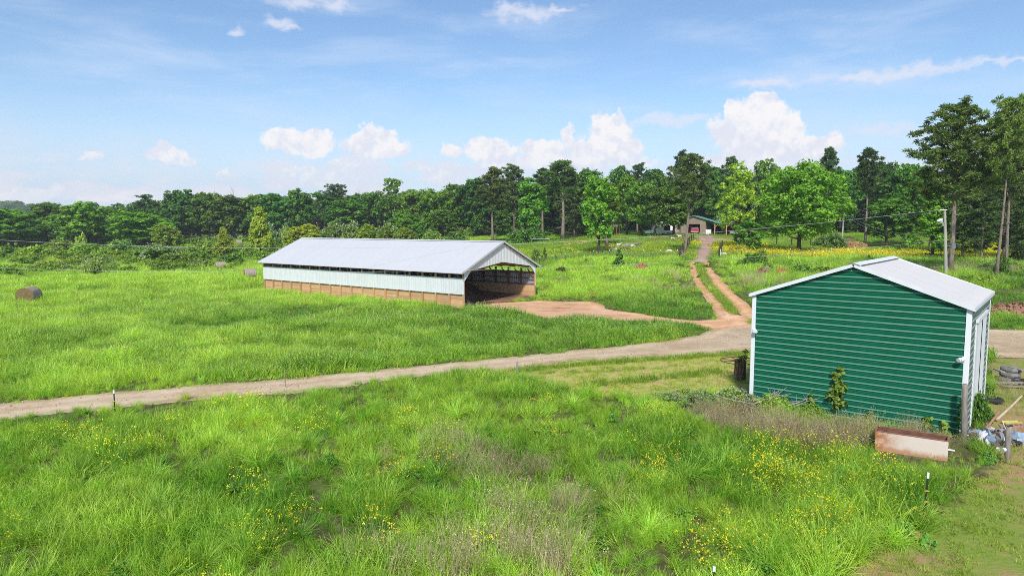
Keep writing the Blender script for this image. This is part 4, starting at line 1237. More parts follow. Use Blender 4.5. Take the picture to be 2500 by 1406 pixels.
    s = np.where(edge_short, s * (.45 + .35 * r.random(n)), s)
    keep &= far_b < -.12
    # wedge of the barn: shorter right against the boards
    s = np.where((far_b > -1.0), s * .7, s)
    # rank verge of the hay field along the track
    verge = (sd_t > -2.2) & (sd_t < -.5) & (y > 24) & (y < 62) & (mow < 0)
    s = np.where(verge & (b > 0), s * 1.15, s)
    hill_r = (x > 24) & (y > 46) & (y < 84)
    tint = np.where(hill_r, np.clip(tint - .16, 0, 1), tint)
    x, y, s, pick, tint = x[keep], y[keep], s[keep], pick[keep], tint[keep]
    # ridges of longer grass the mower left
    for pl, dn, s0, tn in (([(1255, 908), (1404, 892), (1598, 878), (1835, 864)], 22, 1.35, .10), ([(1430, 942), (1500, 936), (1560, 931), (1640, 921), (1745, 908)], 16, 1.5, .0), ([(1300, 912), (1450, 908), (1600, 900)], 8, 1.0, .05), ([(1708, 645), (1714, 668), (1728, 694), (1753, 720), (1774, 744), (1794, 768)], 26, 1.5, .25)):
        w_ = [gnd(*q) for q in pl]
        for a_, b_ in zip(w_[:-1], w_[1:]):
            k = int((b_ - a_).length * dn); u = r.random(k)
            x = np.r_[x, a_.x + (b_.x - a_.x) * u + r.normal(size=k) * .14]; y = np.r_[y, a_.y + (b_.y - a_.y) * u + r.normal(size=k) * .16]
            s = np.r_[s, s0 * (.6 + .7 * r.random(k))]; tint = np.r_[tint, tn + .25 * r.random(k)]
            pick = np.r_[pick, IX['short'][0] + r.integers(0, IX['short'][1], k)]
    z = terrain(x, y)
    n = len(x)
    flow = fbm(x, y, 4.5, 111) * 12.0                      # swirling lie of the grass
    tilt = .10 + .95 * np.clip(fbm(x, y, 2.4, 117) - .12, 0, 1) * np.where(y < 32, 1, .7)
    rot = np.stack([tilt * np.cos(flow), tilt * np.sin(flow), r.random(n) * 6.283], -1)
    sc = np.stack([s * (.9 + .2 * r.random(n)), s * (.9 + .2 * r.random(n)), s], -1)
    print('meadow tufts', n)
    scatter('grass', SOURCES, np.stack([x, y, z], -1), rot, sc, pick, np.clip(tint, 0, 1))
meadow()

def gravel():
    r = np.random.default_rng(19)
    bm = bmesh.new(); bmesh.ops.create_icosphere(bm, subdivisions=1, radius=1)
    for v in bm.verts: v.co *= 0.75 + 0.5 * r.random()
    src = []
    for c1 in ((0.56, 0.43, 0.29), (0.42, 0.29, 0.19), (0.64, 0.53, 0.40)):
        me = bpy.data.meshes.new('pebble'); bm.to_mesh(me); me.materials.append(simple('pebble_%d' % int(c1[0] * 100), c1, None, 9, .9)); src.append(me)
    bm.free()
    P = []
    for Q, dn in ((P_TRACK, 15), (P_APRON, 8), (P_TWIN1, 14), (P_TWIN2, 14)):
        x0, y0 = Q.min(0); x1, y1 = Q.max(0)
        x0 = max(x0, -32); x1 = min(x1, 48)
        k = int((x1 - x0) * (y1 - y0) * dn)
        x, y = x0 + (x1 - x0) * r.random(k), y0 + (y1 - y0) * r.random(k)
        sd = edge_dist(Q, x, y)[0]
        m_ = (sd > .1) & (r.random(k) < np.clip(.25 + 1.3 * (fbm(x, y, 2.0, 61) - .35), .05, 1)) & (edge_dist(P_SHED, x, y)[0] < 0)
        P.append(np.stack([x[m_], y[m_]], -1))
    P = np.concatenate(P)
    z = terrain(P[:, 0], P[:, 1]) + .05
    n = len(P)
    s_ = .012 + .030 * r.random(n) ** 2.5
    scatter('gravel', src, np.c_[P, z], r.random((n, 3)) * 6, np.stack([s_ * 1.2, s_, s_ * .7], -1), r.integers(0, 3, n), np.full(n, .5))
    print('pebbles', n)
gravel()
# ================================================================== trees one can tell apart
rt = random.Random(5)
def tree_at(px, Y, top, wpx, kind, label, group=None, name='tree', cat='tree', col=(1, 1, 1), rz=None):
    p = onland(px, Y)
    H = at(px, top, Y).z - p.z
    return plant(kind, p, H, wpx * Y / FPX if wpx else None, rt.random() * 6.28 if rz is None else rz, name, label, cat, group, col)
DK, MDK, LT, BL = (.85, .9, .9), (1.1, 1.1, 1.0), (1.4, 1.3, 1.0), (.85, .95, 1.1)
G1 = 'trees along the wood edge'
TREES = [
 # far left edge of the hay field
 (28, 205, 508, 165, 'oak0', 'broad dark oak at the left edge of the photo', (1.35, 1.3, 1.0)), (120, 235, 492, 100, 'oak3', 'dark tree rising behind the two leftmost round oaks', BL),
 (212, 205, 490, 152, 'oak2', 'large round oak second from the left beyond the hay field', (1.35, 1.3, 1.0)), (290, 240, 502, 80, 'oak1', 'dark tree crown peeping between the two big round oaks on the left', BL),
 (345, 200, 514, 150, 'oak5', 'mid green round oak in front of the dark pine on the left', (1.7, 1.5, 1.0)), (405, 188, 545, 70, 'rounded_willow', 'pale yellow willow at the right side of the left oaks', (.85, .9, .8)),
 (357, 245, 473, 92, 'fullpine', 'dark blue-green pine standing behind the left oaks', DK), (452, 238, 461, 105, 'oak4', 'dark oak at the left end of the long treeline', DK),
 (512, 236, 468, 95, 'oak0', 'round dark oak left of the bare dead snag', MDK), (560, 232, 475, 90, 'oak3', 'dark oak directly below the bare dead snag', DK),
 (612, 234, 474, 96, 'oak2', 'dark oak behind the pale cone-shaped willow', MDK), (672, 234, 468, 92, 'oak5', 'dark oak right of the pale cone-shaped willow', BL),
 (726, 236, 459, 80, 'oak1', 'rounded oak left of the umbrella-topped pine', MDK), (776, 236, 468, 78, 'openoak', 'loose thin-crowned oak just left of the umbrella-topped pine', DK),
 (822, 236, 447, 68, 'umbrella', 'umbrella-topped dark pine rising over the treeline', DK), (852, 228, 488, 92, 'oak3', 'lower dark oak under the right side of the umbrella-topped pine', MDK),
 (905, 236, 468, 84, 'oak0', 'dark oak right of the umbrella-topped pine', BL), (955, 232, 434, 84, 'openoak', 'open-crowned oak with sky showing through its top', MDK),
 (1012, 228, 462, 90, 'oak4', 'round oak right of the open-crowned oak', MDK), (1062, 224, 458, 88, 'oak2', 'oak halfway between the open-crowned oak and the tall pines', LT),
 (1112, 218, 447, 92, 'oak5', 'oak left of the first tall bare-trunked pine', MDK), (1160, 212, 432, 88, 'leafy0', 'mid green oak touching the first tall bare-trunked pine', (.9, .9, .9)),
 (1085, 205, 510, 80, 'leafy2', 'lower bright oak behind the barn roof', (.85, .9, .9)), (985, 215, 515, 80, 'oak1', 'lower dark oak behind the barn roof ridge', MDK),
 # centre
 (1203, 168, 404, 84, 'pine0', 'tall pine with long pale bare trunk just above the barn gable', MDK), (1254, 178, 397, 86, 'pine2', 'tall pine second right of the barn gable peak', DK),
 (1296, 165, 432, 80, 'leafy1', 'leafy green tree below the central pines', MDK), (1325, 185, 408, 66, 'pine1', 'slim pine between two broad pines in the centre', DK),
 (1373, 160, 388, 96, 'pine3', 'tallest central pine with straight grey bare trunk', MDK), (1402, 182, 420, 80, 'fullpine', 'dense dark pine behind the tallest central pine', DK),
 (1440, 180, 408, 80, 'oak3', 'dark oak right of the tallest central pine', MDK), (1462, 104, 425, 92, 'leafy0', 'bright green tree with ivy-clad dark trunk in the pasture', LT),
 (1482, 118, 442, 74, 'pine1', 'leafy pale-trunked tree beside the red bare earth patch', (1.7, 1.7, 1.1)), (1512, 178, 402, 70, 'oak4', 'dark tree top behind the bright ivy-clad tree', DK),
 (1530, 150, 425, 80, 'leafy2', 'bright leafy tree over the fallen log', MDK), (1556, 176, 395, 66, 'pine2', 'dark pine top above the fallen log', DK),
 (1566, 143, 438, 92, 'oak2', 'shady oak right of the fallen log', MDK), (1604, 170, 408, 80, 'oak5', 'dark oak above the white pickup', DK),
 (1600, 138, 455, 84, 'oak0', 'oak with thick dark trunk in front of the white pickup', MDK), (1644, 136, 462, 80, 'leafy1', 'leafy tree left of the leaning pine trunk', (.8, .85, .85)),
 (1660, 178, 364, 62, 'pine2', 'tall dark pine top left of the leaning pine', DK), (1672, 100, 372, 110, 'leanpine', 'leaning pine with long bare grey trunk beside the gravel road', MDK),
 (1735, 185, 400, 84, 'oak3', 'dark oak behind the green-roofed garage', BL), (1780, 176, 379, 60, 'pine0', 'dark pine top behind the yellow-green tree', DK),
 (1762, 175, 425, 90, 'oak1', 'oak behind the carport', MDK), (1802, 108, 392, 104, 'yellowtree', 'tall yellow-green tree with pale trunk right of the gravel road', (1.2, 1.15, .9)),
 (1832, 99, 536, 74, 'youngtree', 'small bright young tree right of the gravel road', MDK), (1868, 180, 386, 80, 'oak4', 'oak between the yellow-green tree and the big maple', MDK),
 (1952, 100, 386, 208, 'bigmaple', 'big broad bright green maple in the pasture', (1.35, 1.35, 1.15)), (2015, 150, 357, 46, 'pine3', 'thin pine top rising behind the big maple', DK),
 (2050, 165, 405, 90, 'oak2', 'oak right of the big maple', MDK), (2113, 128, 357, 62, 'pine1', 'pine with straight bare trunk behind the hay heaps', DK),
 (2108, 172, 398, 90, 'oak5', 'oak behind the bare-trunked pine by the hay heaps', MDK), (2160, 160, 392, 90, 'oak0', 'dark oak above the pale round tree on the right', DK),
 (2166, 118, 481, 108, 'leafy0', 'pale round tree right of the hay heaps', (1.15, 1.1, 1.15)), (2205, 150, 396, 82, 'oak4', 'dark oak left of the two tall right pines', MDK),
 (2225, 118, 428, 92, 'leafy2', 'mid green tree between the pale round tree and the cone-shaped maple', (.85, .85, .8)), (2279, 90, 470, 96, 'conemaple', 'cone-shaped bright maple left of the grey utility pole', LT),
 (2325, 67, 237, 195, 'hero_pine', 'tallest pine with thick grey trunk behind the green shed', MDK), (2438, 64, 226, 150, 'hero_pine2', 'tall ivy-footed pine near the right edge of the photo', LT),
 (2462, 72, 268, 128, 'hero_pine3', 'forked tall pine at the right edge of the photo', MDK), (2352, 88, 425, 100, 'fullpine', 'dense dark pine behind the tallest pine', DK),
 (2400, 86, 400, 96, 'fullpine', 'dense dark pine between the two tall right pines', DK), (2452, 92, 430, 100, 'fullpine', 'dense dark pine behind the ivy-footed pine', DK), (2505, 84, 415, 110, 'fullpine', 'dense dark pine cut by the right edge of the photo', DK),
 (2300, 105, 440, 90, 'oak3', 'dark tree behind the cone-shaped maple', DK), (2385, 105, 470, 110, 'leafy1', 'bright leafy tree in the gap between the dense dark pines', LT), (2490, 110, 470, 110, 'leafy2', 'bright leafy tree low at the right edge', LT),
]
for i, (px, Y, top, wp, k, lab, col) in enumerate(TREES):
    rz = {'leanpine': -0.15, 'hero_pine2': 0.1, 'hero_pine': 2.5}.get(k)
    q = .86 + .30 * rt.random(); col = (col[0] * q * (.88 + .30 * rt.random()), col[1] * q, col[2] * q * (.8 + .3 * rt.random()))
    tree_at(px, Y, top, wp, k, lab, G1 if Y > 150 else None, 'pine_tree' if ('pine' in k or k == 'umbrella') else 'tree', 'tree', col, rz)
def bush_at(px, base, top, wpx, kind, label, name='bush', cat='bush', col=(1, 1, 1)):
    p = gnd(px, base)
    return plant(kind, p, at(px, top, p.y).z - p.z, wpx * p.y / FPX, rt.random() * 6.28, name, label, cat, None, col)
tree_at(635, 150, 503, 64, 'willow', 'pale cone-shaped willow left of the barn roof', None, 'tree', 'tree', (1.25, 1.2, .9))
tree_at(545, 142, 552, 44, 'willow', 'small pale young willow left of the tall cone-shaped one', None, 'tree', 'tree', (1.15, 1.1, .9))
tree_at(742, 165, 545, 84, 'rounded_willow', 'rounded yellow-green willow behind the left end of the barn roof', None, 'tree', 'tree', (1.15, 1.1, .8))
tree_at(895, 165, 545, 58, 'rounded_willow', 'yellow-green willow behind the middle of the barn roof', None, 'tree', 'tree', (.9, 1, .9))
tree_at(990, 165, 554, 56, 'rounded_willow', 'yellow-green willow behind the right half of the barn roof', None, 'tree', 'tree')
tree_at(945, 172, 548, 40, 'rounded_willow', 'smallest yellow-green willow behind the barn roof', None, 'tree', 'tree', (.8, .9, .9))
tree_at(988, 180, 527, 44, 'leafy1', 'bright green young tree behind the yellow-green willows', None, 'tree', 'tree', LT)
tree_at(1024, 176, 540, 40, 'leafy0', 'dark green young tree right of the yellow-green willows', None, 'tree', 'tree')
bush_at(1510, 656, 606, 30, 'cedar', 'conical young cedar left of the red root pile', 'cedar_sapling', 'sapling')
bush_at(1308, 640, 606, 26, 'bush0', 'dense green sapling right above the barn gable corner', 'sapling', 'sapling')
bush_at(1329, 638, 604, 15, 'sapling', 'slim sapling beside the barn gable corner', 'sapling', 'sapling')
bush_at(1357, 636, 622, 8, 'sapling', 'tiny sapling in the rough grass right of the barn', 'sapling', 'sapling')
bush_at(2120, 641, 622, 14, 'sapling', 'small sapling rising behind the green shed roof', 'sapling', 'sapling')

# bare dead snags
def snag(px, Y, top, label):
    p = onland(px, Y); H = at(px, top, Y).z - p.z
    r = random.Random(int(px))
    mb = MB().tube([(0, 0, 0), (.1, 0, H * .5), (0, .1, H)], [.22, .15, .03], 7)
    for k in range(9):
        f = .6 + .04 * k; a = r.random() * 6.28; l = 1.0 + r.random()
        mb.tube([(0, 0, H * f), (math.cos(a) * l * .6, math.sin(a) * l * .6, H * f + .8), (math.cos(a) * l, math.sin(a) * l, H * f + 1.7)], [.06, .035, .012], 5)
    e = empty('dead_tree', p, 0, label, 'dead tree')
    mb.build('trunk', M['pale_wood'], e)
snag(573, 243, 456, 'bare dead snag sticking out of the left treeline')
snag(881, 243, 462, 'pale dead snag right of the umbrella-topped pine')

# bushes and thickets
BUSH = [
 (20, 150, 600, 70, 'bush0', 'low round bush in front of the leftmost oak', (.7, .8, .7)), (75, 148, 596, 75, 'bush1', 'pale bush below the second left oak', LT), (150, 158, 582, 80, 'bush2', 'bush below the power line left of the barn', MDK),
 (195, 160, 566, 40, 'bush1', 'upright bright bush on the power line left of the barn', LT), (215, 150, 590, 90, 'bush0', 'broad bright bush below the second left oak', LT), (300, 165, 580, 80, 'bush2', 'dull green bush under the third left oak', (.8, .9, 1)),
 (385, 135, 592, 120, 'blossom0', 'wide white-flowering bramble bush left of the barn', MDK), (455, 142, 596, 70, 'bush1', 'green bush right of the wide white-flowering bramble', MDK), (500, 150, 584, 70, 'bush2', 'green bush left of the small pale willow', LT),
 (330, 140, 600, 60, 'bush0', 'bush left of the wide white-flowering bramble', MDK), (590, 140, 598, 60, 'bush2', 'leafy bush between the two pale willows', MDK), (640, 130, 612, 70, 'bush0', 'bush under the tall pale cone-shaped willow', MDK),
 (690, 135, 602, 60, 'bush1', 'bush left of the barn roof edge', (.9, 1, .9)), (560, 122, 616, 70, 'bush1', 'low bush behind the far round bale', (.75, .8, .7)), (480, 126, 612, 80, 'bush2', 'low tangled bush in the hedge left of the round bales', (.85, .85, .7)),
 (420, 124, 618, 80, 'bush0', 'low bush under the wide white-flowering bramble', (.8, .85, .7)), (130, 118, 630, 90, 'bush1', 'sprawling low bramble at the left edge of the hay field', LT), (60, 124, 622, 80, 'bush2', 'low bramble nearest the left photo edge', MDK),
 (185, 122, 620, 60, 'bush0', 'low yellow-green bramble in the left hedge', LT), (700, 185, 540, 50, 'blossom1', 'white-flowering shrub left of the rounded yellow-green willow', MDK), (652, 180, 538, 60, 'blossom0', 'white-flowering shrub behind the pale cone-shaped willow', (.8, .9, 1)),
 (820, 190, 528, 86, 'blossom1', 'large white-flowering shrub behind the barn roof', MDK), (862, 188, 535, 60, 'blossom0', 'white-flowering shrub left of the middle willow', MDK), (945, 190, 537, 64, 'blossom1', 'white-flowering shrub behind the middle willow', MDK),
 (790, 172, 560, 60, 'bush2', 'green bush left of the large white-flowering shrub', (.7, .85, .8)), (1060, 172, 560, 60, 'bush0', 'green bush behind the right end of the barn ridge', MDK), (1110, 170, 562, 70, 'bush2', 'dull bush behind the barn ridge near the gable', (.7, .8, .7)),
 (1765, 160, 520, 60, 'blossom0', 'white-flowering shrub behind the carport', MDK), (2038, 118, 560, 52, 'blossom0', 'round pale-flowering bush behind the hay heaps', (.85, .9, .8)),
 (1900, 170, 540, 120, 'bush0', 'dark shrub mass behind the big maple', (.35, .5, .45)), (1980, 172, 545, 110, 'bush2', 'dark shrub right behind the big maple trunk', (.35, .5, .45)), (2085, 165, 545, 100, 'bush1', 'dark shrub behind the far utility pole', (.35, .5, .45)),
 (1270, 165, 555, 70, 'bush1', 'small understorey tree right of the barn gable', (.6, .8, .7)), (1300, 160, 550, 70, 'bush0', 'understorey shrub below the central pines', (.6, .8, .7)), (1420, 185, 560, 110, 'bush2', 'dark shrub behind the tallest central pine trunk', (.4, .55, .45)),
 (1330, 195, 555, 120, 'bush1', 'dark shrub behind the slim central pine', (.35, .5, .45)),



 (2350, 72, 645, 70, 'bush2', 'low bush right of the tallest pine foot', (.85, .95, .8)), (2415, 70, 638, 55, 'blossom1', 'pale-flowering bush left of the ivy-footed pine', (.8, .9, .8)), (2452, 66, 618, 34, 'bush0', 'dark upright bush at the foot of the ivy-footed pine', (.6, .75, .6)),
 (2480, 74, 640, 60, 'bush1', 'low bush right of the ivy-footed pine', (.8, .9, .6)), (2365, 62, 668, 50, 'bush1', 'bright low bramble right of the utility pole', LT), (2412, 61, 668, 44, 'bush0', 'bright low bramble left of the ivy-footed pine foot', LT),
 (2290, 78, 636, 60, 'bush2', 'low bush behind the shed roof left of the utility pole', MDK), (2230, 78, 636, 50, 'bush0', 'low bush behind the right slope of the shed roof', (.9, .95, .8)),
 (2486, 88, 560, 50, 'blossom0', 'greyish shrub at the right edge of the pasture', (.7, .7, .6)),
]
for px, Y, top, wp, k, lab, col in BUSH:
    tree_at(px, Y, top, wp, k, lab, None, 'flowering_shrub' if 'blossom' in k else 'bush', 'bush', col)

bush_at(1835, 652, 614, 64, 'bush2', 'sprawling vine-covered bush right of the twin wheel tracks', col=(.8, .95, .8))
bush_at(1858, 648, 606, 30, 'bush0', 'upright bush beside the sprawling vine-covered bush', col=MDK)
bush_at(1370, 664, 648, 26, 'bush1', 'low brown-green scrub right of the barn gable', col=(.8, .7, .6))
bush_at(1432, 648, 630, 20, 'bush2', 'small dark bush left of the young cedar', col=(.6, .75, .6))
bush_at(1478, 645, 626, 12, 'bush0', 'narrow dark shrub left of the young cedar', col=(.5, .6, .45))
bush_at(1958, 673, 640, 56, 'bush1', 'bramble bush with pale flowers beside the red clay pile', col=(.9, 1, .8))
bush_at(2010, 672, 648, 60, 'bush0', 'bright bush behind the left slope of the shed roof', col=LT)
tree_at(2010, 122, 572, 60, 'blossom1', 'pale-flowering bush left of the hay heaps', None, 'flowering_shrub', 'bush', (.75, .9, .7))
# woodland that reads as one mass behind the trees above, and the wooded hill
def woodland():
    r = np.random.default_rng(31)
    src = [PROTO['oak%d' % i][0][1] for i in range(6)] + [PROTO['leafy0'][0][1], PROTO['fullpine'][0][1], PROTO['pine0'][0][1]]
    P, rot, sc, pk = [], [], [], []
    def put(x, y, h, i):
        h0 = {8: 22, 7: 20, 6: 13}.get(i, 15)
        P.append((x, y, tz(x, y) - .3)); rot.append((0, 0, r.random() * 6.28)); k = h / h0
        sc.append((k * (1.0 + .25 * r.random()),) * 2 + (k,)); pk.append(i)
    edge = [(-190, 228), (-150, 232), (-115, 240), (-85, 248), (-50, 246), (-25, 238), (-8, 205), (10, 192), (30, 188), (50, 190), (75, 185), (95, 178), (120, 165), (150, 150)]
    ex, ey = np.array(edge).T
    for row, off in enumerate((3, 9, 16, 24, 34)):
        x = -200.0
        while x < 160:
            x += 4.2 + r.random() * 4.0
            y = np.interp(x, ex, ey) + off + r.random() * 5
            tall = np.interp(x, [-190, -115, -80, -10, 10, 60, 120], [11, 16, 15.5, 16, 16.5, 15.5, 15])
            i = int(r.choice([0, 1, 2, 3, 4, 5, 6, 7, 8], p=[.14] * 6 + [.06, .06, .04]))
            hh = tall * (.80 + .22 * r.random()) * (1.1 if i == 8 else 1)
            put(x, y, hh, i)
            if row < 2: put(x + r.normal() * 2, y - 1.5, tall * (.38 + .25 * r.random()), int(r.integers(0, 6)))
    # between right-hand pines, further back
    for k in range(46):
        x = 88 + r.random() * 75; y = 118 + r.random() * 40
        put(x, y, 11 + 6 * r.random(), int(r.integers(0, 8)))
    o = scatter('woodland', src, np.array(P), np.array(rot), np.array(sc), pk, np.full(len(P), .5))
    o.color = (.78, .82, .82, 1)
    P, rot, sc, pk = [], [], [], []
    for k in range(900):
        x = -1400 + r.random() * 900; y = 760 + r.random() * 520
        z = float(hill_z(x, y))
        if z < 2: continue
        P.append((x, y, z - 1)); rot.append((0, 0, r.random() * 6)); k_ = .9 + .5 * r.random(); sc.append((k_ * 1.3, k_ * 1.3, k_)); pk.append(int(r.integers(0, 6)))
    scatter('hillside_wood', src, np.array(P), np.array(rot), np.array(sc), pk, np.full(len(P), .5))
woodland()
# low scrub that fills the hedge line and the foot of the wood
def thicket():
    r = np.random.default_rng(37)
    src = [PROTO['bush%d' % i][0][1] for i in range(3)] + [PROTO['blossom1'][0][1]]
    P, rot, sc, pk = [], [], [], []
    def put(x, y, k, i):
        P.append((x, y, tz(x, y) - .1)); rot.append((0, 0, r.random() * 6.28)); sc.append((k * 1.15, k * 1.15, k)); pk.append(i)
    for k in range(230):
        u = r.random(); x = -118 + u * 95; y = 128 + r.random() * 44 + (x < -95) * 10
        put(x, y, .35 + .6 * r.random(), int(r.choice([0, 1, 2, 3], p=[.32, .32, .31, .05])))
    for k in range(150):
        u = r.random(); x = -92 + u * 50; y = 94 + r.random() * 30 - (x + 70) * -.35
        if y < 92 or x > -.40 * y: continue
        put(x, y, .25 + .5 * r.random(), int(r.choice([0, 1, 2, 3], p=[.3, .3, .3, .1])))
    for k in range(120):
        x = -200 + r.random() * 190; y = np.interp(x, [-200, -110, -60, -10], [200, 205, 220, 205]) + r.random() * 10
        put(x, y, .6 + .9 * r.random(), int(r.choice([0, 1, 2, 3], p=[.3, .3, .3, .1])))
    for k in range(60):
        x = 30 + r.random() * 45; y = 62 + r.random() * 14
        if x / y < .62: continue
        put(x, y, .2 + .3 * r.random(), int(r.integers(0, 3)))
    for k in range(90):
        x = 2 + r.random() * 44; y = 73 + r.random() * 17
        put(x, y, .10 + .16 * r.random(), int(r.integers(0, 3)))
    scatter('hedge_scrub', src, np.array(P), np.array(rot), np.array(sc), pk, np.full(len(P), .5)).color = (1.1, 1.05, .85, 1)
thicket()
HAZE = 0.00024
# ================================================================== farm things
# round bales
def bale_mesh():
    n, m = 40, 9
    V, F = [], []
    r = np.random.default_rng(2)
    for j in range(m):
        f = j / (m - 1); x = (f - .5) * 1.45
        rr = .66 * (1 - .05 * abs(2 * f - 1) ** 6)
        for i in range(n):
            a = 2 * math.pi * i / n
            q = rr * (1 + .018 * math.sin(9 * a + 3 * f) + r.normal() * .008)
            z = q * math.sin(a)
            V.append((x, q * math.cos(a), max(z, -.58)))
    for j in range(m - 1):
        for i in range(n):
            F.append([j * n + i, j * n + (i + 1) % n, (j + 1) * n + (i + 1) % n, (j + 1) * n + i])
    roll = bpy.data.meshes.new('wrap'); roll.from_pydata(V, [], F)
    ends = []
    for s_ in (-1, 1):
        V2, F2 = [(s_ * .755, 0, 0)], []
        rings = 7
        for k in range(1, rings + 1):
            for i in range(n):
                a = 2 * math.pi * i / n; q = .655 * k / rings
                V2.append((s_ * (.725 + .03 * (1 - k / rings)) + r.normal() * .008, q * math.cos(a), max(q * math.sin(a), -.575)))
        for i in range(n): F2.append([0, 1 + i, 1 + (i + 1) % n])
        for k in range(rings - 1):
            for i in range(n): F2.append([1 + k * n + i, 1 + k * n + (i + 1) % n, 1 + (k + 1) * n + (i + 1) % n, 1 + (k + 1) * n + i])
        e = bpy.data.meshes.new('end_face'); e.from_pydata(V2, [], F2); ends.append(e)
    return roll, ends
m, t, out = mat('hay_end')
co = t.n('ShaderNodeTexCoord').outputs['Object']
wv = t.n('ShaderNodeTexWave', wave_type='RINGS', rings_direction='X'); t.put(wv.inputs[0], co); wv.inputs['Scale'].default_value = 6; wv.inputs['Distortion'].default_value = 5; wv.inputs['Detail'].default_value = 4
col = t.mix(t.math('ADD', t.math('MULTIPLY', wv.outputs[1], .35), t.math('MULTIPLY', t.noise(co, 22, 5, .7), .8)), (0.075, 0.045, 0.022), (0.30, 0.21, 0.10))
principled(t, out, col, .95, 0, .1, t.noise(co, 30, 5, .7), .9, .03)
M['hay_end'] = m
M['hay_wrap'] = simple('weathered_hay_wrap', (0.40, 0.34, 0.28), (0.25, 0.19, 0.15), 5, 0.95, bstr=.6, stretch=(7, 1, 1))
M['hay'] = simple('loose_hay', (0.42, 0.28, 0.13), (0.25, 0.15, 0.07), 6, .95, bstr=.9)
roll, ends = bale_mesh()
for me in [roll] + ends: me.materials.append(M['hay_wrap'] if me is roll else M['hay_end'])
roll.polygons.foreach_set('use_smooth', np.ones(len(roll.polygons), bool))
bale0 = None
for px, py, rz, s_, lab in ((72, 739, R(-79), 1.18, 'large round hay bale alone at the left side of the hay field'), (611, 679, R(28), 1.05, 'round hay bale right beside the left end of the barn'),
                            (539, 659, R(25), 1.05, 'round hay bale farther out left of the barn'), (583, 585, R(20), 1.1, 'tiny far round bale on the strip of grass behind the hedge')):
    p = gnd(px, py) if py > 600 else onland(px, 205)
    if bale0 is None:
        bale0 = e = empty('hay_bale', p, rz)
        part('wrap', roll, e, (0, 0, .58)); part('end_face', ends[0], e, (0, 0, .58)); part('end_face', ends[1], e, (0, 0, .58))
    else:
        e = copy_tree(bale0)
    e.location, e.rotation_euler, e.scale = p, (0, 0, rz), (s_, s_, s_)
    tag(e, lab, 'hay bale', 'round hay bales')

# T posts of the electric fence in front
tp_shaft = MB().box((0, 0, .55), (.045, .012, 1.5)).box((0, .016, .55), (.010, .03, 1.5)).mesh('shaft', M['tpost'])
tp_tip = MB().box((0, 0, 1.385), (.052, .018, .21)).box((0, .02, 1.385), (.018, .036, .21)).mesh('white_tip', M['white'])
tp_ins = MB().tube([(-.05, -.012, 0), (-.02, -.03, .01), (.02, -.03, .01), (.05, -.012, 0)], .018, 6).box((0, -.01, 0), (.06, .03, .05)).mesh('insulator', M['yellow'])
first = None
for px, py, H_, lean, lab in ((281, 1012, .95, 0.0, 'green T post with white tip and two yellow insulators beside the dirt track'), (2258, 1252, 1.05, R(1.5), 'green T post with white tip standing at the edge of the mown yard'), (1741, 1470, .72, 0, 'T post of which only the white tip shows at the bottom of the photo')):
    p = gnd(px, py)
    if first is None:
        first = e = empty('fence_post', p)
        part('shaft', tp_shaft, e); part('white_tip', tp_tip, e); part('insulator', tp_ins, e, (0, 0, .82)); part('insulator', tp_ins, e, (0, 0, .42))
    else: e = copy_tree(first)
    e.location = p; e.rotation_euler = (0, lean, 0); e.scale = (1, 1, H_ / 1.49)
    tag(e, lab, 'fence post', 'T posts of the near fence')
# wooden posts
def wpost(px, py, H_, r_, lab, lean=0.0, extra=None):
    e = empty('wooden_post', gnd(px, py), 0, lab, 'fence post')
    e.rotation_euler = (0, lean, 0)
    rr = random.Random(int(px))
    MB().tube([(0, 0, -.2), (.01, 0, H_ * .3), (-.01, .01, H_ * .7), (0, 0, H_)], [r_ * 1.1, r_, r_ * .95, r_ * .9], 9).build('post', M['grey_wood'], e, True)
    if extra: extra(e, H_, r_)
    return e
def ins(e, H_, r_):
    MB().tube([(-r_ - .02, -.05, .42), (-r_ - .11, -.07, .40)], [.05, .065], 8).build('insulator', M['white'], e)
    MB().box((0, 0, H_ - .01), (r_ * 1.7, r_ * 1.7, .02)).build('post_cap', M['black'], e)
wpost(2458, 1128, 1.15, .085, 'old wooden fence post with white insulator in front of the rubbish heap', 0, ins)
wpost(2352, 1078, 1.95, .095, 'tall pale wooden post leaning against the right corner of the green shed', R(-1.5))
wpost(1263, 922, .75, .05, 'short dark wooden stake at the corner of the mown strip')
wpost(697, 948, .8, .02, 'thin bare stick standing beside the dirt track')

# rusty ring feeder stood round a bundle of posts
p = gnd(1806, 928)
e = empty('cable_reel', p, 0, 'rusty iron reel with spoked ring top left of the green shed', 'iron reel')
for zz in (.92,):
    MB().ring((0, 0, zz), .88, .022).build('upper_ring', M['rust'], e)
sp = MB().bar((.24, 0, .92), (.87, 0, .92), .028).mesh('spoke', M['rust'])
for k in range(8): part('spoke', sp, e, (0, 0, 0), (0, 0, k * math.pi / 4 + .2))
st = MB().bar((.24, 0, 0), (.24, 0, .95), .035).mesh('stake', M['rust'])
for k in range(10): part('stake', st, e, (0, 0, 0), (0, 0, k * math.pi / 5 + .2))
MB().ring((0, 0, .90), .25, .025, 24).ring((0, 0, .12), .25, .025, 24).build('hub_ring', M['rust'], e)
mb = MB()
rr = random.Random(9)
for k in range(80):
    a = rr.random() * 6.28; q = .27 * rr.random() ** .6
    mb.tube([(q * math.cos(a), q * math.sin(a), 0), (q * math.cos(a + .4) + .02, q * math.sin(a + .4), .5), (q * math.cos(a + .6), q * math.sin(a + .6), .8 + .3 * rr.random())], [.018, .015, .006], 5)
mb.build('dead_stems', simple('dead_stems', (.34, .24, .15), (.22, .15, .10), 5, .9), e)
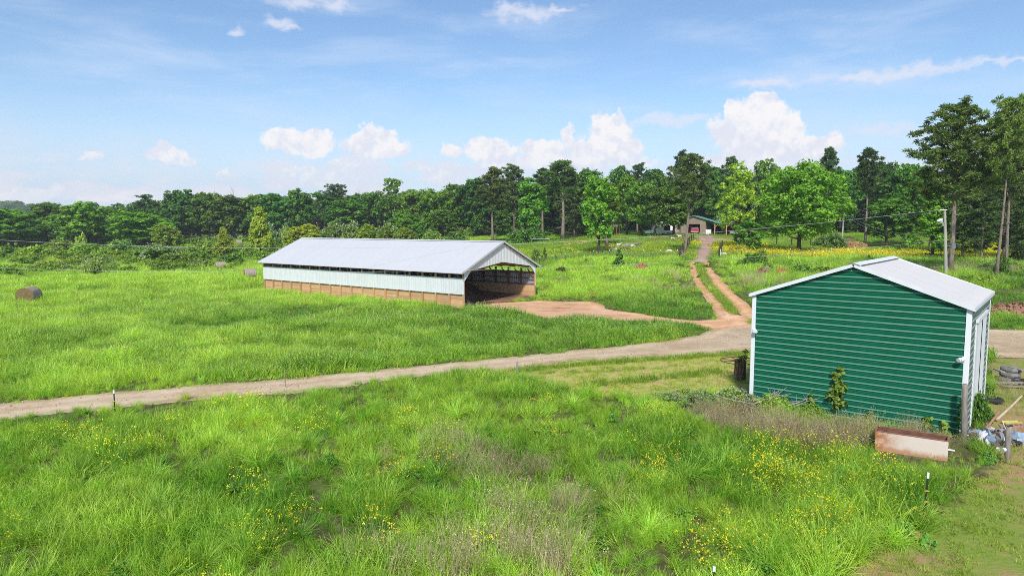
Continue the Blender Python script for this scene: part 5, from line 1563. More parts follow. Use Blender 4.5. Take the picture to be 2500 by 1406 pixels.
V, F, tt = leaf_clumps(np.random.default_rng(4), np.array([(.1, .1, .95), (.18, -.05, 1.1), (0, .05, 1.05), (-.1, 0, .95), (.25, .1, 1.35)]), np.array([.16, .16, .15, .12, .14]), 40, .075)
part('vine', mesh_np('vine', V, F, [M['bush_leaf']], {'tint': tt}), e)
# brown mulch under it
# feed bunk
m, t, out = mat('rusty_white_steel')
co = t.n('ShaderNodeTexCoord').outputs['Object']
s_ = t.n('ShaderNodeSeparateXYZ'); t.put(s_.inputs[0], co)
nz = t.noise(co, 2.4, 6, .65); fine = t.noise(co, 11, 5, .7)
left = t.math('SUBTRACT', 1.0, t.smooth(t.math('ADD', s_.outputs[0], t.math('MULTIPLY', t.math('SUBTRACT', nz, .5), 1.2)), -.75, -.1))
bot = t.math('SUBTRACT', 1.0, t.smooth(t.math('ADD', s_.outputs[2], t.math('MULTIPLY', t.math('SUBTRACT', nz, .5), .5)), .05, .28))
rustf = t.math('MAXIMUM', t.math('MULTIPLY', left, t.smooth(nz, .30, .6)), t.math('MULTIPLY', bot, .8))
col = t.mix(rustf, t.mix(fine, (.70, .62, .55), (.60, .50, .42)), t.mix(fine, (.50, .20, .06), (.34, .13, .06)))
principled(t, out, col, .75, 0, .2, fine, .2, .01)
M['bunk'] = m
M['bunk_in'] = simple('rusted_inside', (0.20, 0.095, 0.06), (0.12, 0.06, 0.045), 4, .9)
a_, b_ = gnd(2142, 1092), gnd(2308, 1118)
mid = (a_ + b_) / 2
ln = (b_ - a_).length + .1
e = empty('feed_bunk', mid, math.atan2(b_.y - a_.y, b_.x - a_.x), 'long rust-stained white steel feed trough in the weeds before the green shed', 'feed trough')
wd, ht = .62, .62
for nm, y, mt in (('front_panel', -wd / 2, 'bunk'), ('back_panel', wd / 2, 'bunk')):
    MB().box((0, y, ht / 2), (ln, .025, ht)).build(nm, M[mt], e)
    MB().box((0, y + (.016 if y < 0 else -.016), ht / 2), (ln - .06, .005, ht - .01)).build('rusted_lining', M['bunk_in'], e)
for x in (-ln / 2, ln / 2):
    MB().box((x * .992, 0, ht / 2 - .003), (.03, wd - .03, ht - .006)).build('end_panel', M['bunk_in' if x < 0 else 'bunk'], e)
MB().box((0, 0, .18), (ln - .08, wd - .07, .03)).build('floor_panel', M['bunk_in'], e)
rm = MB()
for y in (-wd / 2, wd / 2): rm.box((0, y, ht + .012), (ln + .03, .05, .022))
for x in (-ln / 2, ln / 2): rm.box((x, 0, ht + .012), (.05, wd - .05, .020))
rm.build('rim', simple('rusty_rim', (0.33, 0.15, 0.09), (0.22, 0.1, 0.06), 6, .85), e)
MB().box((ln / 2 + .09, -.05, .3), (.18, .05, .035)).build('handle', M['white'], e)

# climbing vine and shoots on the shed wall
def shed_pt(px, py, off=.06):
    """point on the gable wall of the shed"""
    ca, sa = math.cos(SHED_A), math.sin(SHED_A)
    d = at(px, py, 1.0) - Vector((0, 0, CAMH))
    nrm = Vector((sa, -ca))                         # outward
    k = ((SHED_O.x + nrm.x * off) * nrm.x + (SHED_O.y + nrm.y * off) * nrm.y) / (d.x * nrm.x + d.y * nrm.y)
    return Vector((0, 0, CAMH)) + d * k
def creeper(pts, rad, n, size, label, name='climbing_vine', seed=1, mt='bush_leaf'):
    r = np.random.default_rng(seed)
    w_ = [shed_pt(*p) for p in pts]
    e = empty(name, (w_[0].x, w_[0].y, 0), 0, label, 'vine')
    o_ = Vector((w_[0].x, w_[0].y, 0))
    L_ = [p - o_ for p in w_]
    MB().tube([Vector((L_[0].x, L_[0].y, -.1))] + L_, [.018] + [.014] * (len(L_) - 1) + [.005], 5).build('stem', M['grey_wood'], e)
    cs, cr = [], []
    for i in range(n):
        f = (i + .5) / n * (len(L_) - 1); k = min(int(f), len(L_) - 2)
        q = L_[k].lerp(L_[k + 1], f - k)
        cs.append(q + Vector(r.normal(size=3) * rad * .35)); cr.append(rad * (.6 + .5 * r.random()) * (1.0 if f / (len(L_) - 1) < .8 else .6))
    V, F, tt = leaf_clumps(r, np.array(cs), np.array(cr), 14, size, up=.4)
    part('leaves', mesh_np('leaves', V, F, [M[mt]], {'tint': tt}), e)
creeper([(2043, 985), (2046, 960), (2048, 935), (2050, 905)], .21, 34, .13, 'tall leafy vine climbing the middle of the green shed wall', seed=3)
creeper([(1985, 990), (1983, 975), (1981, 962)], .09, 10, .09, 'small thin shoot left of the tall vine on the green shed', seed=5)
creeper([(2266, 1048), (2265, 1030), (2263, 1022)], .16, 10, .11, 'leafy shoot against the shed wall behind the feed trough', seed=6)
creeper([(2310, 1066), (2308, 1048), (2306, 1026)], .17, 12, .11, 'leafy shoot at the right end of the feed trough', seed=7)
creeper([(2348, 1060), (2346, 1020), (2350, 980)], .13, 16, .08, 'ragged vine beside the leaning post on the shed corner', seed=8, mt='oak_leaf')
creeper([(1905, 1000), (1900, 985), (1910, 975)], .30, 16, .12, 'bright leafy shoot at the left foot of the green shed', seed=9)
creeper([(2120, 1030), (2124, 1012), (2126, 1005)], .10, 6, .08, 'tiny shoot at the shed wall left of the feed trough', seed=12)

# broken branches heaped at the left corner of the shed
e = empty('branch_heap', gnd(1868, 1000), 0, 'heap of bare broken branches at the left corner of the green shed', 'branches')
rr = random.Random(14)
for k in range(26):
    a = rr.uniform(-.7, .9) + (math.pi if rr.random() < .5 else 0); l = rr.uniform(.6, 1.9)
    b = Vector((rr.uniform(-1.1, .9), rr.uniform(-.55, .15), rr.uniform(.05, .4)))
    q = b + Vector((math.cos(a) * l, math.sin(a) * l * .35, rr.uniform(-.1, .75)))
    m1 = b.lerp(q, .5) + Vector((0, 0, rr.uniform(-.05, .12)))
    mb = MB().tube([b, m1, q], [.022, .016, .006], 5)
    mb.tube([m1, m1 + Vector((rr.uniform(-.3, .3), rr.uniform(-.2, .2), rr.uniform(.1, .5)))], [.010, .004], 4)
    mb.build('branch', M['pale_wood'], e)
# brambles in white flower
M['bramble_flower'] = M['blossom']
for i, (px, py, w_, h_, lab) in enumerate(((1610, 976, 1.1, .35, 'small low bramble in white flower farthest left along the mown strip'), (1672, 968, 1.2, .4, 'bramble in white flower just inside the mown strip'), (1640, 985, 1.5, .45, 'low bramble in white flower at the edge of the mown strip'), (1720, 985, 1.7, .6, 'bramble in white flower below the iron reel'), (1785, 990, 1.6, .85, 'tallest bramble in white flower beside the branch heap'), (1830, 1000, 1.1, .7, 'bramble in white flower against the shed corner'))):
    plant('blossom%d' % (i % 2), gnd(px, py), h_, w_, i * 1.3, 'bramble', lab, 'bramble', 'brambles in white flower', (.95, 1, .9))
for px, py, w_, h_, k, lab, col in ((1890, 1006, 1.5, .75, 'bush1', 'bright leafy weed at the foot of the shed wall left of the vine', LT), (1975, 1012, 1.1, .45, 'bush0', 'low leafy weed under the vine on the shed wall', MDK), (2388, 1035, .9, 1.25, 'bush2', 'dark leafy weed by the sliding door of the green shed', (.6, .8, .5)),
                                 (2376, 1082, .6, .3, 'bush0', 'low green weed at the right corner of the green shed', MDK), (2405, 965, .7, .6, 'bush1', 'weed at the far end of the sliding door', (.8, .9, .7)), (2240, 1275, .55, .42, 'bush1', 'broad-leaved weed at the foot of the T post by the yard', LT),
                                 (2412, 1130, .5, .4, 'bush2', 'blue-green coarse grass clump at the yard edge', (.8, 1, 1.3))):
    plant(k, gnd(px, py), h_, w_, px * .7, 'weed', lab, 'weed', None, col)

# rubbish by the shed
def chunk_heap(name, px, py, rx, ry, h, n, mats, label, cat, smin=.06, smax=.2, seed=1, base=None, rz=0.0, pname='piece'):
    e = empty(name, gnd(px, py), rz, label, cat)
    rr = random.Random(seed)
    if base:
        g = 22; V, F = [], []
        for j in range(g):
            for i in range(g):
                u, v = i / (g - 1) * 2 - 1, j / (g - 1) * 2 - 1
                q = max(0, 1 - u * u - v * v)
                V.append((u * rx, v * ry, h * q ** .8 * .85 + (rr.random() - .5) * .16 * h * (q > 0) - .04))
        for j in range(g - 1):
            for i in range(g - 1): F.append([j * g + i, j * g + i + 1, (j + 1) * g + i + 1, (j + 1) * g + i])
        me = bpy.data.meshes.new('heap'); me.from_pydata(V, [], F); me.materials.append(base); part('heap', me, e)
    lumps = []
    for m_ in mats:
        bm = bmesh.new(); bmesh.ops.create_icosphere(bm, subdivisions=1, radius=1)
        for v in bm.verts: v.co *= rr.uniform(.65, 1.25)
        me = bpy.data.meshes.new(pname); bm.to_mesh(me); bm.free(); me.materials.append(m_); lumps.append(me)
    for k in range(n):
        a = rr.random() * 6.28; q = math.sqrt(rr.random()) * .95
        x, y = q * math.cos(a) * rx, q * math.sin(a) * ry
        z = h * max(0, 1 - q * q) ** .8 * (.9 if base else rr.random())
        s0 = rr.uniform(smin, smax)
        part(pname, rr.choice(lumps), e, (x, y, z), (rr.random() * 3, rr.random() * 3, rr.random() * 3), (s0 * rr.uniform(.6, 1.5), s0 * rr.uniform(.6, 1.5), s0 * rr.uniform(.25, .8)))
    return e
def flat(n, c, c2=None): return simple(n, c, c2, 6, .6)
chunk_heap('rubbish_heap', 2425, 1078, .95, .6, .38, 120, [flat('bag_black', (.03, .03, .035)), flat('bag_white', (.7, .7, .7)), flat('bag_grey', (.30, .31, .33)), flat('bag_blue', (.22, .30, .42)), flat('bag_brown', (.2, .11, .08)), flat('bag_ash', (.12, .12, .13))],
           'heap of black, grey and white rubbish beside the green shed', 'rubbish', .05, .17, 3, simple('ashes', (.07, .065, .06), (.14, .12, .10), 8, .95))
chunk_heap('litter_scrap', 2446, 1098, .25, .16, .05, 9, [flat('scrap_white', (.75, .75, .74)), flat('scrap_grey', (.5, .5, .5))], 'white plastic scraps fallen from the rubbish heap', 'scraps', .04, .1, 8)
def pole(px1, py1, z1, px2, py2, z2, r_, mt, label, name='pole', cat='pole', band=None):
    a, b = gnd(px1, py1) + Vector((0, 0, z1)), gnd(px2, py2) + Vector((0, 0, z2))
    e = empty(name, a, 0, label, cat)
    MB().tube([(0, 0, 0), (b - a) * .5 + Vector((0, 0, -.02)), b - a], [r_, r_ * .9, r_ * .75], 8).build('shaft', M[mt], e)
    if band: MB().tube([(b - a) * .14, (b - a) * .2], [r_ * 1.06, r_ * 1.06], 8).build('band', simple('orange_tape', (.7, .15, .04)), e)
M['pole_pale'] = simple('pale_peeled_pole', (.62, .50, .38), (.5, .38, .28), 5, .7)
M['pole_red'] = simple('reddish_pole', (.42, .22, .14), (.32, .17, .11), 5, .7)
pole(2390, 1068, .04, 2437, 1033, .42, .045, 'pole_red', 'reddish pole with an orange band lying on the rubbish heap', band=True)
pole(2434, 1030, .10, 2493, 984, .30, .045, 'pole_pale', 'pale peeled pole lying behind the rubbish heap')
pole(2446, 1040, .2, 2455, 1058, .15, .018, 'white', 'thin white stick on the rubbish heap', 'stick', 'stick')
p = gnd(2476, 1078)
e = empty('board', p + Vector((0, 0, .12)), R(-30), 'blue and white board propped beside the rubbish heap', 'board')
e.rotation_euler = (R(28), 0, R(-32))
MB().box((0, 0, 0), (.72, .62, .03)).build('panel', flat('board_blue', (.25, .42, .62), (.32, .48, .66)), e)
MB().box((-.22, .02, .018), (.26, .56, .006)).build('white_patch', flat('board_white', (.72, .76, .8)), e)
e = empty('cinder_block', gnd(2477, 1050), R(6), 'reddish hollow block behind the blue board', 'block')
cb = MB()
for y in (-.09, .09): cb.box((0, y, .1), (.62, .035, .2))
for x in (-.29, -.1, .1, .29): cb.box((x, 0, .1), (.035, .145, .2))
cb.build('hollow_block', simple('red_block', (.40, .24, .17), (.32, .18, .13), 6, .9), e)
e = empty('crate_lid', gnd(2470, 1036), R(4), 'flat yellow-green plastic tray lying behind the hollow block', 'tray')
MB().box((0, 0, .06), (.62, .22, .03)).box((0, -.1, .09), (.62, .02, .06)).box((0, .1, .09), (.62, .02, .06)).build('tray', flat('tray_yellow', (.62, .60, .16)), e)
e = empty('plank', gnd(2484, 1062) + Vector((0, 0, .03)), R(-12), 'orange plank lying under the blue board', 'plank')
MB().box((0, 0, 0), (.8, .16, .05)).build('plank', M['plank'], e)
# tyres and weathered timber
tyre = MB().ring((0, 0, .11), .30, .115, 26, 8).mesh('tyre', M['black'])
grey_tyre = MB().ring((0, 0, .11), .32, .115, 26, 8).mesh('tyre', simple('dusty_rubber', (.26, .25, .24), (.14, .135, .13), 5, .9))
for px, py, z, me, lab in ((2422, 982, 0, tyre, 'black tyre lying flat behind the leafy weed by the shed'), (2462, 932, 0, grey_tyre, 'dusty grey tyre at the bottom of the tyre and timber pile'), (2464, 930, .21, grey_tyre, 'dusty grey tyre second in the tyre and timber pile'), (2466, 929, .42, grey_tyre, 'dusty grey tyre on top of the tyre and timber pile'), (2489, 937, 0, tyre, 'black tyre at the right of the timber pile')):
    p = gnd(px, py)
    o = part('tyre', me, None, p + Vector((0, 0, z)), (0, .05, 0)); tag(o, lab, 'tyre', 'old tyres by the shed')
tb = MB().box((0, 0, 0), (2.0, .16, .05)).mesh('timber', M['grey_wood'])
for k, (px, py, z, rz, s_, lab) in enumerate(((2452, 944, .20, .02, .8, 'grey timber lying across the front of the tyre pile'), (2480, 948, .10, -.08, .6, 'short grey timber low at the front right of the tyre pile'), (2430, 938, .06, -.12, .9, 'grey timber running from the tyre pile towards the shed'), (2438, 930, .5, 1.4, .35, 'upright-lying short board left on the tyre pile'), (2480, 932, .62, 1.7, .35, 'short board across the top of the tyre pile'))):
    o = part('timber', tb, None, gnd(px, py) + Vector((0, 0, z)), (0, 0, rz), (s_, 1.2 if s_ < .5 else 1, 1)); tag(o, lab, 'timber', 'weathered timbers by the tyre pile')
# mulch pile and root piles
mm = [simple('mulch_a', (.26, .13, .075), None, 5, .95), simple('mulch_b', (.15, .075, .05), None, 5, .95), simple('mulch_c', (.40, .24, .15), None, 5, .95)]
chunk_heap('mulch_pile', 2478, 770, 2.5, 1.3, 1.05, 170, mm, 'brown heap of wood mulch at the right edge of the photo', 'mulch heap', .06, .15, 5, simple('mulch_base', (.20, .10, .06), (.32, .18, .11), 9, .95), pname='chip')
rd = [simple('clay_a', (.55, .22, .10), None, 5, .95), simple('clay_b', (.42, .17, .09), None, 5, .95), simple('clay_c', (.20, .11, .07), None, 5, .95)]
def roots(e, n, l, seed):
    rr = random.Random(seed)
    for k in range(n):
        a = rr.random() * 6.28
        MB().tube([(0, 0, .3), (math.cos(a) * l * .5, math.sin(a) * l * .4, .4 + rr.random() * .5), (math.cos(a) * l, math.sin(a) * l * .7, .2 + rr.random() * .6)], [.09, .06, .02], 5).build('root', M['grey_wood'], e)
roots(chunk_heap('root_pile', 1566, 662, .85, .6, .95, 90, rd, 'pile of red clay and upturned roots in the rough grass', 'root pile', .08, .22, 6, rd[0], pname='clod'), 12, 1.0, 3)
roots(chunk_heap('root_pile', 1862, 670, .75, .6, .8, 40, rd, 'upturned stump with orange clay beside the vine-covered bush', 'root pile', .08, .2, 7, rd[2], pname='clod'), 9, .9, 4)
chunk_heap('clay_pile', 1909, 673, .8, .5, .75, 70, rd[:2], 'smooth red clay pile left of the bramble bush', 'clay pile', .08, .2, 8, rd[1], pname='clod')
chunk_heap('stump_pile', 1430, 640, .5, .4, .5, 24, [M['grey_wood'], rd[2]], 'small grey stump pile under the small dark bush', 'stump', .08, .2, 9, rd[2], pname='clod')
plant('bush0', gnd(1872, 664), 1.2, 1.6, 1.0, 'bush', 'vine growing over the upturned stump with orange clay', 'bush', None, (.9, 1, .7))

# hay heaps in the pasture
hay = [M['hay'], simple('hay_b', (.34, .22, .10), None, 6, .95), simple('hay_c', (.48, .34, .17), None, 6, .95)]
chunk_heap('hay_heap', 2068, 606, 1.3, .8, 1.15, 60, hay, 'left loose brown hay heap in the pasture', 'hay heap', .12, .3, 11, hay[0], pname='hay_clump')
chunk_heap('hay_heap', 2092, 607, 1.75, .9, 1.25, 80, hay, 'right loose brown hay heap in the pasture', 'hay heap', .12, .3, 12, hay[1], pname='hay_clump')
e = copy_tree(bale0); e.location = gnd(2074, 598); e.rotation_euler = (0, 0, R(75)); e.scale = (1.0, 1.0, 1.0); tag(e, 'dark round bale between the two loose hay heaps', 'hay bale', 'round hay bales')

# goats and sheep
M['fleece'] = simple('white_fleece', (.78, .72, .64), (.66, .58, .48), 9, .9)
M['dark_fleece'] = simple('dark_fleece', (.04, .032, .028), (.07, .055, .045), 9, .9)
def goat(px, Y, face, label, graze=True, lying=False, s_=1.0, dark=False):
    p = onland(px, Y)
    e = empty('goat', p, face, label, 'goat', 'goats in the pasture')
    zb = .46 if not lying else .20
    hd = (.50, 0, .14) if graze else (.52, 0, zb + .34)
    vs = [(-.34, 0, zb), (-.14, 0, zb + .01), (.08, 0, zb), (.26, 0, zb + .03), (.39, 0, zb + (-.06 if graze else .17)), hd, (hd[0] + .13, 0, hd[2] - .07)]
    rd_ = [(.13, .15), (.155, .17), (.15, .17), (.12, .15), (.07, .08), (.065, .07), (.035, .035)]
    ed = [(i, i + 1) for i in range(6)]
    for (bx, root_, sgn) in ((-.27, 0, 1), (-.27, 0, -1), (.24, 3, 1), (.24, 3, -1)):
        k = len(vs)
        if lying: vs += [(bx, sgn * .14, .10), (bx + .12, sgn * .17, .05)]; rd_ += [(.05, .05), (.03, .03)]; ed += [(root_, k), (k, k + 1)]
        else:
            vs += [(bx - (.03 if root_ == 0 else 0), sgn * .09, .30), (bx - (.06 if root_ == 0 else -.01), sgn * .09, .17), (bx, sgn * .09, .0)]; rd_ += [(.062, .062), (.034, .034), (.030, .030)]; ed += [(root_, k), (k, k + 1), (k + 1, k + 2)]
    k = len(vs); vs += [(-.44, 0, zb + .02), (-.50, 0, zb - .10)]; rd_ += [(.03, .03), (.02, .02)]; ed += [(0, k), (k, k + 1)]
    for sg in (1, -1):
        k = len(vs); vs += [(hd[0] - .03, sg * .11, hd[2] + .02)]; rd_ += [(.022, .03)]; ed += [(5, k)]
    me = bpy.data.meshes.new('body'); me.from_pydata(vs, ed, [])
    o = part('body', me, e, scale=(s_, s_, s_))
    sk = o.modifiers.new('skin', 'SKIN'); sk.use_smooth_shade = True
    lay = me.skin_vertices[0] if me.skin_vertices else me.skin_vertices.new()
    for v, q in zip(lay.data, rd_): v.radius = q
    lay.data[1].use_root = True
    ss = o.modifiers.new('sub', 'SUBSURF'); ss.levels = 1; ss.render_levels = 1
    me.materials.append(M['dark_fleece'] if dark else M['fleece'])
    return e
goat(1501, 108, R(150), 'cream goat lying beside the black tyre trough at the log', False, True, 1.25)
goat(1511, 116, R(10), 'small white goat head-up behind the fallen log', False, False, .9)
goat(1546, 111, R(-35), 'white goat grazing right of the fallen log', True, False, 1.05)
goat(1634, 100, R(160), 'white goat with dark rump grazing nearest the gravel road', True, False, 1.05)
goat(1643, 128, R(20), 'white goat grazing under the shady trees', True, False, .95)
goat(1659, 133, R(190), 'white goat walking near the wooden post by the road', False, False, .95)
goat(1768, 97, R(170), 'white goat lying by the gate post right of the road', False, True, 1.1)
goat(1913, 108, R(0), 'white goat lying left of the big maple trunk', False, True, 1.15)
goat(1980, 109, R(180), 'cream goat lying right of the big maple trunk', False, True, 1.25)
goat(2031, 107, R(20), 'white goat eating at the left hay heap', True, False, 1.15)
goat(2362, 96, R(100), 'dark animal standing under the right pines in the yellow flowers', True, False, 1.5, True)

# log, tyre trough, timber logs
e = empty('fallen_log', onland(1540, 114), R(30), 'long grey fallen log in the pasture below the trees', 'log')
MB().tube([(-1.9, 0, .25), (0, .05, .42), (2.3, 0, .62)], [.30, .26, .2], 10).tube([(1.0, 0, .5), (1.6, .5, .9)], [.08, .03], 6).build('trunk', M['grey_wood'], e, True)
o = part('water_trough', MB().ring((0, 0, .18), .72, .2, 26, 8).mesh('water_trough', M['black']), None, onland(1527, 108)); tag(o, 'black rubber tyre trough beside the fallen log', 'trough')
e = empty('fallen_log', onland(1405, 145), R(-20), 'dark fallen branches on the bare bank below the central pines', 'log')
MB().tube([(-2.6, 0, .12), (0, .1, .2), (2.4, .3, .3)], [.16, .14, .06], 8).tube([(-.5, .5, .15), (1.8, .9, .3)], [.1, .05], 6).build('trunk', M['dark_bark'], e)
e = empty('stone_slab', onland(1937, 99), R(10), 'flat grey stone lying left of the big maple trunk', 'stone')
MB().box((0, 0, .12), (1.25, .6, .22), None, .85).build('slab', simple('grey_stone', (.34, .34, .33), (.24, .24, .23), 4, .9), e)

# fences of the pasture
def fence(pts, H_, label, white=True, nw=4, name='wire_fence', spec='tpost', rad=.03):
    p0 = pts[0]
    e = empty(name, p0, 0, label, 'fence')
    if spec == 'tpost':
        sh = MB().box((0, 0, H_ / 2 - .1), (.04, .035, H_ + .2)).mesh('post', M['tpost']); tip = MB().box((0, 0, H_ - .06), (.07, .06, .16)).mesh('white_tip', M['white'])
    else:
        sh = MB().tube([(0, 0, -.2), (0, 0, H_)], [rad, rad * .92], 8).mesh('post', M[spec])
    for q in pts:
        o = part('post', sh, e, q - p0)
        if spec == 'tpost': part('white_tip', tip, o)
    if len(pts) > 1 and nw:
        for k in range(nw):
            z = H_ * (.2 + .72 * k / max(1, nw - 1))
            MB().tube([q - p0 + Vector((0, 0, z)) for q in pts], .008, 4).build('wire', M['fence_wire'], e)
    return e
fence([onland(px, 93) for px in (1318, 1348, 1380, 1412, 1450, 1489, 1529, 1571, 1613, 1655)], 1.25, 'wire fence on white-tipped T posts left of the gravel road')
fence([onland(px, float(fence_y((px - 1250) / FPX * 92))) for px in (1757, 1812, 1870, 1931, 1986, 2040, 2097, 2156, 2214, 2272, 2330, 2384, 2436, 2485, 2530)], 1.25, 'wire fence on white-tipped T posts from the gate past the shed roof')
fence([onland(1659 + k * 4.2, 92 + k * 4.2) for k in range(9)], 1.55, 'row of dark wooden posts along the left side of the gravel road', nw=3, name='post_fence', spec='black_wood', rad=.11)
fence([onland(1757, 92.5), onland(1759, 96), onland(1762, 101), onland(1764, 106)], 1.55, 'row of dark wooden posts along the right side of the gravel road', nw=3, name='post_fence', spec='black_wood', rad=.11)
fence([onland(px, 121 - k * .6) for k, px in enumerate((1855, 1897, 1933, 1980, 2018, 2060, 2094, 2152, 2213, 2270))], 1.5, 'line of dark wooden posts behind the yellow flowers', nw=3, name='post_fence', spec='black_wood', rad=.12)
e = empty('gate', onland(1658, 91), R(4), 'pale old pipe gate folded back against the dark posts', 'gate')
g = MB()
for z in (.25, .6, .95, 1.25): g.tube([(0, 0, z), (1.6, 1.8, z)], .025, 6)
for f in (0, .5, 1): g.tube([(1.6 * f, 1.8 * f, .2), (1.6 * f, 1.8 * f, 1.3)], .025, 6)
g.build('pipe_frame', M['grey_wood'], e)
e = empty('gate', onland(1760, 93), R(0), 'pale gate leaf by the right gate post', 'gate')
g = MB()
for z in (.3, .6, .9, 1.2): g.tube([(0, 0, z), (.5, 1.6, z)], .03, 6)
for f in (0, 1): g.tube([(.5 * f, 1.6 * f, .2), (.5 * f, 1.6 * f, 1.25)], .03, 6)
g.build('pipe_frame', M['white'], e)
o = fence([onland(2262, 92), onland(2300, 90), onland(2345, 89)], 1.0, 'low dark rail fence under the right pines', nw=0, spec='black_wood', rad=.09)
for z in (.4, .85): MB().bar((0, 0, z), onland(2345, 89) - onland(2262, 92) + Vector((0, 0, z)), .06, .12).build('rail', M['black_wood'], o)
e = empty('brush_pile', onland(2365, 110), 0, 'pale pile of cut brush beyond the right pines', 'brush pile')
rr = random.Random(4)
bp = MB()
for k in range(60):
    a = rr.random() * 6.28; b = Vector((rr.uniform(-2.4, 2.4), rr.uniform(-1, 1), rr.uniform(0, .9)))
    bp.tube([b, b + Vector((math.cos(a), math.sin(a) * .5, rr.uniform(-.1, .5)))], [.06, .03], 4)
bp.build('brush', M['pale_wood'], e)

# utility poles and lines
M['pole_grey'] = simple('weathered_pole', (.46, .43, .38), (.34, .31, .27), 2.5, .85, stretch=(4, 4, .3))
P1 = onland(2316, 66); P1z = at(2303, 512, 66).z
e = empty('utility_pole', P1, 0, 'grey wooden utility pole with floodlight behind the green shed', 'utility pole')
Hp = P1z - P1.z; lx = (2303 - 2316) / FPX * 66
MB().tube([(0, 0, -.3), (lx * .5, 0, Hp * .5), (lx, 0, Hp)], [.16, .14, .11], 10).build('pole', M['pole_grey'], e)
MB().bar((lx - .55, -.12, Hp - .05), (lx + .15, -.12, Hp - .02), .07, .09).build('crossarm', M['white'], e)
fx = Vector((lx * .8 - .35, -.2, Hp * .80))
fl = MB().bar((lx * .8, -.08, Hp * .80), fx, .04).build('lamp_arm', M['grey_wood'], e)
MB().tube([fx + Vector((-.35, -.1, .30)), fx + Vector((-.2, -.05, .05))], [.26, .16], 10).build('floodlight', M['white'], e)
MB().tube([fx + Vector((-.05, -.1, -.30)), fx + Vector((0, -.05, -.02))], [.10, .08], 10).build('floodlight', simple('lamp_grey', (.25, .26, .28), None, 5, .4), e)
MB().tube([(lx * .35 + .62, -.1, Hp * .42), (lx * .35 + .62, -.1, Hp * .50)], [.22, .22], 12).bar((lx * .35, 0, Hp * .46), (lx * .35 + .62, -.1, Hp * .46), .05).build('meter_can', simple('meter_grey', (.22, .23, .25), None, 5, .4), e)
P2 = onland(2056, 135); P2z = at(2060, 490, 135).z
e = empty('utility_pole', P2, 0, 'far thin utility pole with a pale transformer left of the bare-trunked pine', 'utility pole')
Hq = P2z - P2.z
MB().tube([(0, 0, -.3), (.3, 0, Hq)], [.17, .12], 9).build('pole', M['pole_grey'], e)
MB().tube([(.55, -.2, Hq * .74), (.55, -.2, Hq * .86)], [.26, .26], 12).build('transformer', simple('transformer_grey', (.5, .55, .6), None, 5, .4), e)
def line(pts, label, r_=.012):
    o = MB().tube(pts, r_, 5).build('power_line', M['wire'])
    return tag(o, label, 'power line')
def sagged(a, b, sag, n=28):
    return [a.lerp(b, i / n) + Vector((0, 0, -4 * sag * (i / n) * (1 - i / n))) for i in range(n + 1)]
A = P1 + Vector((lx - .5, -.12, Hp))
line(sagged(A, at(-250, 571, 62), 2.35, 40), 'long pale power line crossing the whole photo above the barn', .010)
line(sagged(P1 + Vector((lx * .5, -.1, Hp * .55)), at(-250, 646, 50), 1.6, 40), 'lower thin line crossing in front of the barn roof', .008)
line(sagged(A + Vector((.3, 0, 0)), P2 + Vector((.3, 0, Hq * .99)), 1.6), 'top line between the grey pole and the far pole', .012)
line(sagged(P1 + Vector((lx * .6, 0, Hp * .62)), P2 + Vector((.2, 0, Hq * .72)), 1.3), 'middle line between the grey pole and the far pole', .012)
line(sagged(P1 + Vector((lx * .5, 0, Hp * .50)), P2 + Vector((.2, 0, Hq * .66)), 1.2), 'bottom line between the grey pole and the far pole', .012)

# garage, carport and outbuildings
M['siding'] = simple('tan_siding', (.30, .245, .18), (.23, .185, .14), 2, .85)
M['stone'] = simple('stone_wall', (.40, .35, .29), (.24, .21, .18), 1.6, .9)
M['green_roof'] = metal_paint('green_roof_metal', (.12, .33, .23), (.10, .28, .20), .45, damt=.1)
M['interior'] = simple('dark_interior', (.03, .027, .025), (.05, .045, .04), 2, .9)  # near-black colour paints the shade under the carport roof
g0 = onland(1692, 150)
GA = R(-24)
e = empty('garage', g0, GA, 'tan garage with green metal roof and open door at the end of the gravel road', 'garage')
GD, GH, GR = 8.0, 2.55, 3.95
xl, xr, xe = -2.7, 2.6, 5.6           # walls, and the long right eave over the carport
def wall(cx, cy, sx, sy, z0, z1, nm='wall', mt='siding', par=None): return MB().box((cx, cy, (z0 + z1) / 2), (sx, sy, z1 - z0)).build(nm, M[mt], par or e)
sl2 = (GR - 2.28) / xe
rz_ = lambda x: GR - sl2 * abs(x) * (1 if x > 0 else 1.35)
wall((xl - 1.45) / 2, 0, -1.45 - xl, .15, -.3, 2.2); wall(0, 0, 5.3, .15, 2.2, 2.5, 'lintel'); wall((xr + 1.45) / 2, 0, xr - 1.45, .15, -.3, 2.2)
for x_ in (xl, xr): wall(x_, GD / 2, .15, GD - .16, -.3, rz_(x_) - .06)
wall((xl + xr) / 2, GD, xr - xl, .15, -.3, 2.5)
gb = [(xl, 2.5), (xr, 2.5), (xr, rz_(xr) - .03), (0, GR - .03), (xl, rz_(xl) - .03)]
MB().add([(x, -.07, z) for x, z in gb] + [(x, .07, z) for x, z in gb], [[0, 1, 2, 3, 4], [9, 8, 7, 6, 5]]).build('gable', M['siding'], e)
MB().box((0, GD / 2, .02), (xr - xl - .2, GD - .2, .1)).build('floor', M['grey_wood'], e)
for xq in (xl - .6, xe):
    q = MB()
    q.add([(xq, -.5, rz_(xq) + .1), (xq, GD + .5, rz_(xq) + .1), (0, GD + .5, GR + .1), (0, -.5, GR + .1), (xq, -.5, rz_(xq)), (xq, GD + .5, rz_(xq)), (0, GD + .5, GR), (0, -.5, GR)],
          [[0, 1, 2, 3], [7, 6, 5, 4], [0, 3, 7, 4], [1, 5, 6, 2], [0, 4, 5, 1]])
    q.build('roof_slope', M['green_roof'], e)
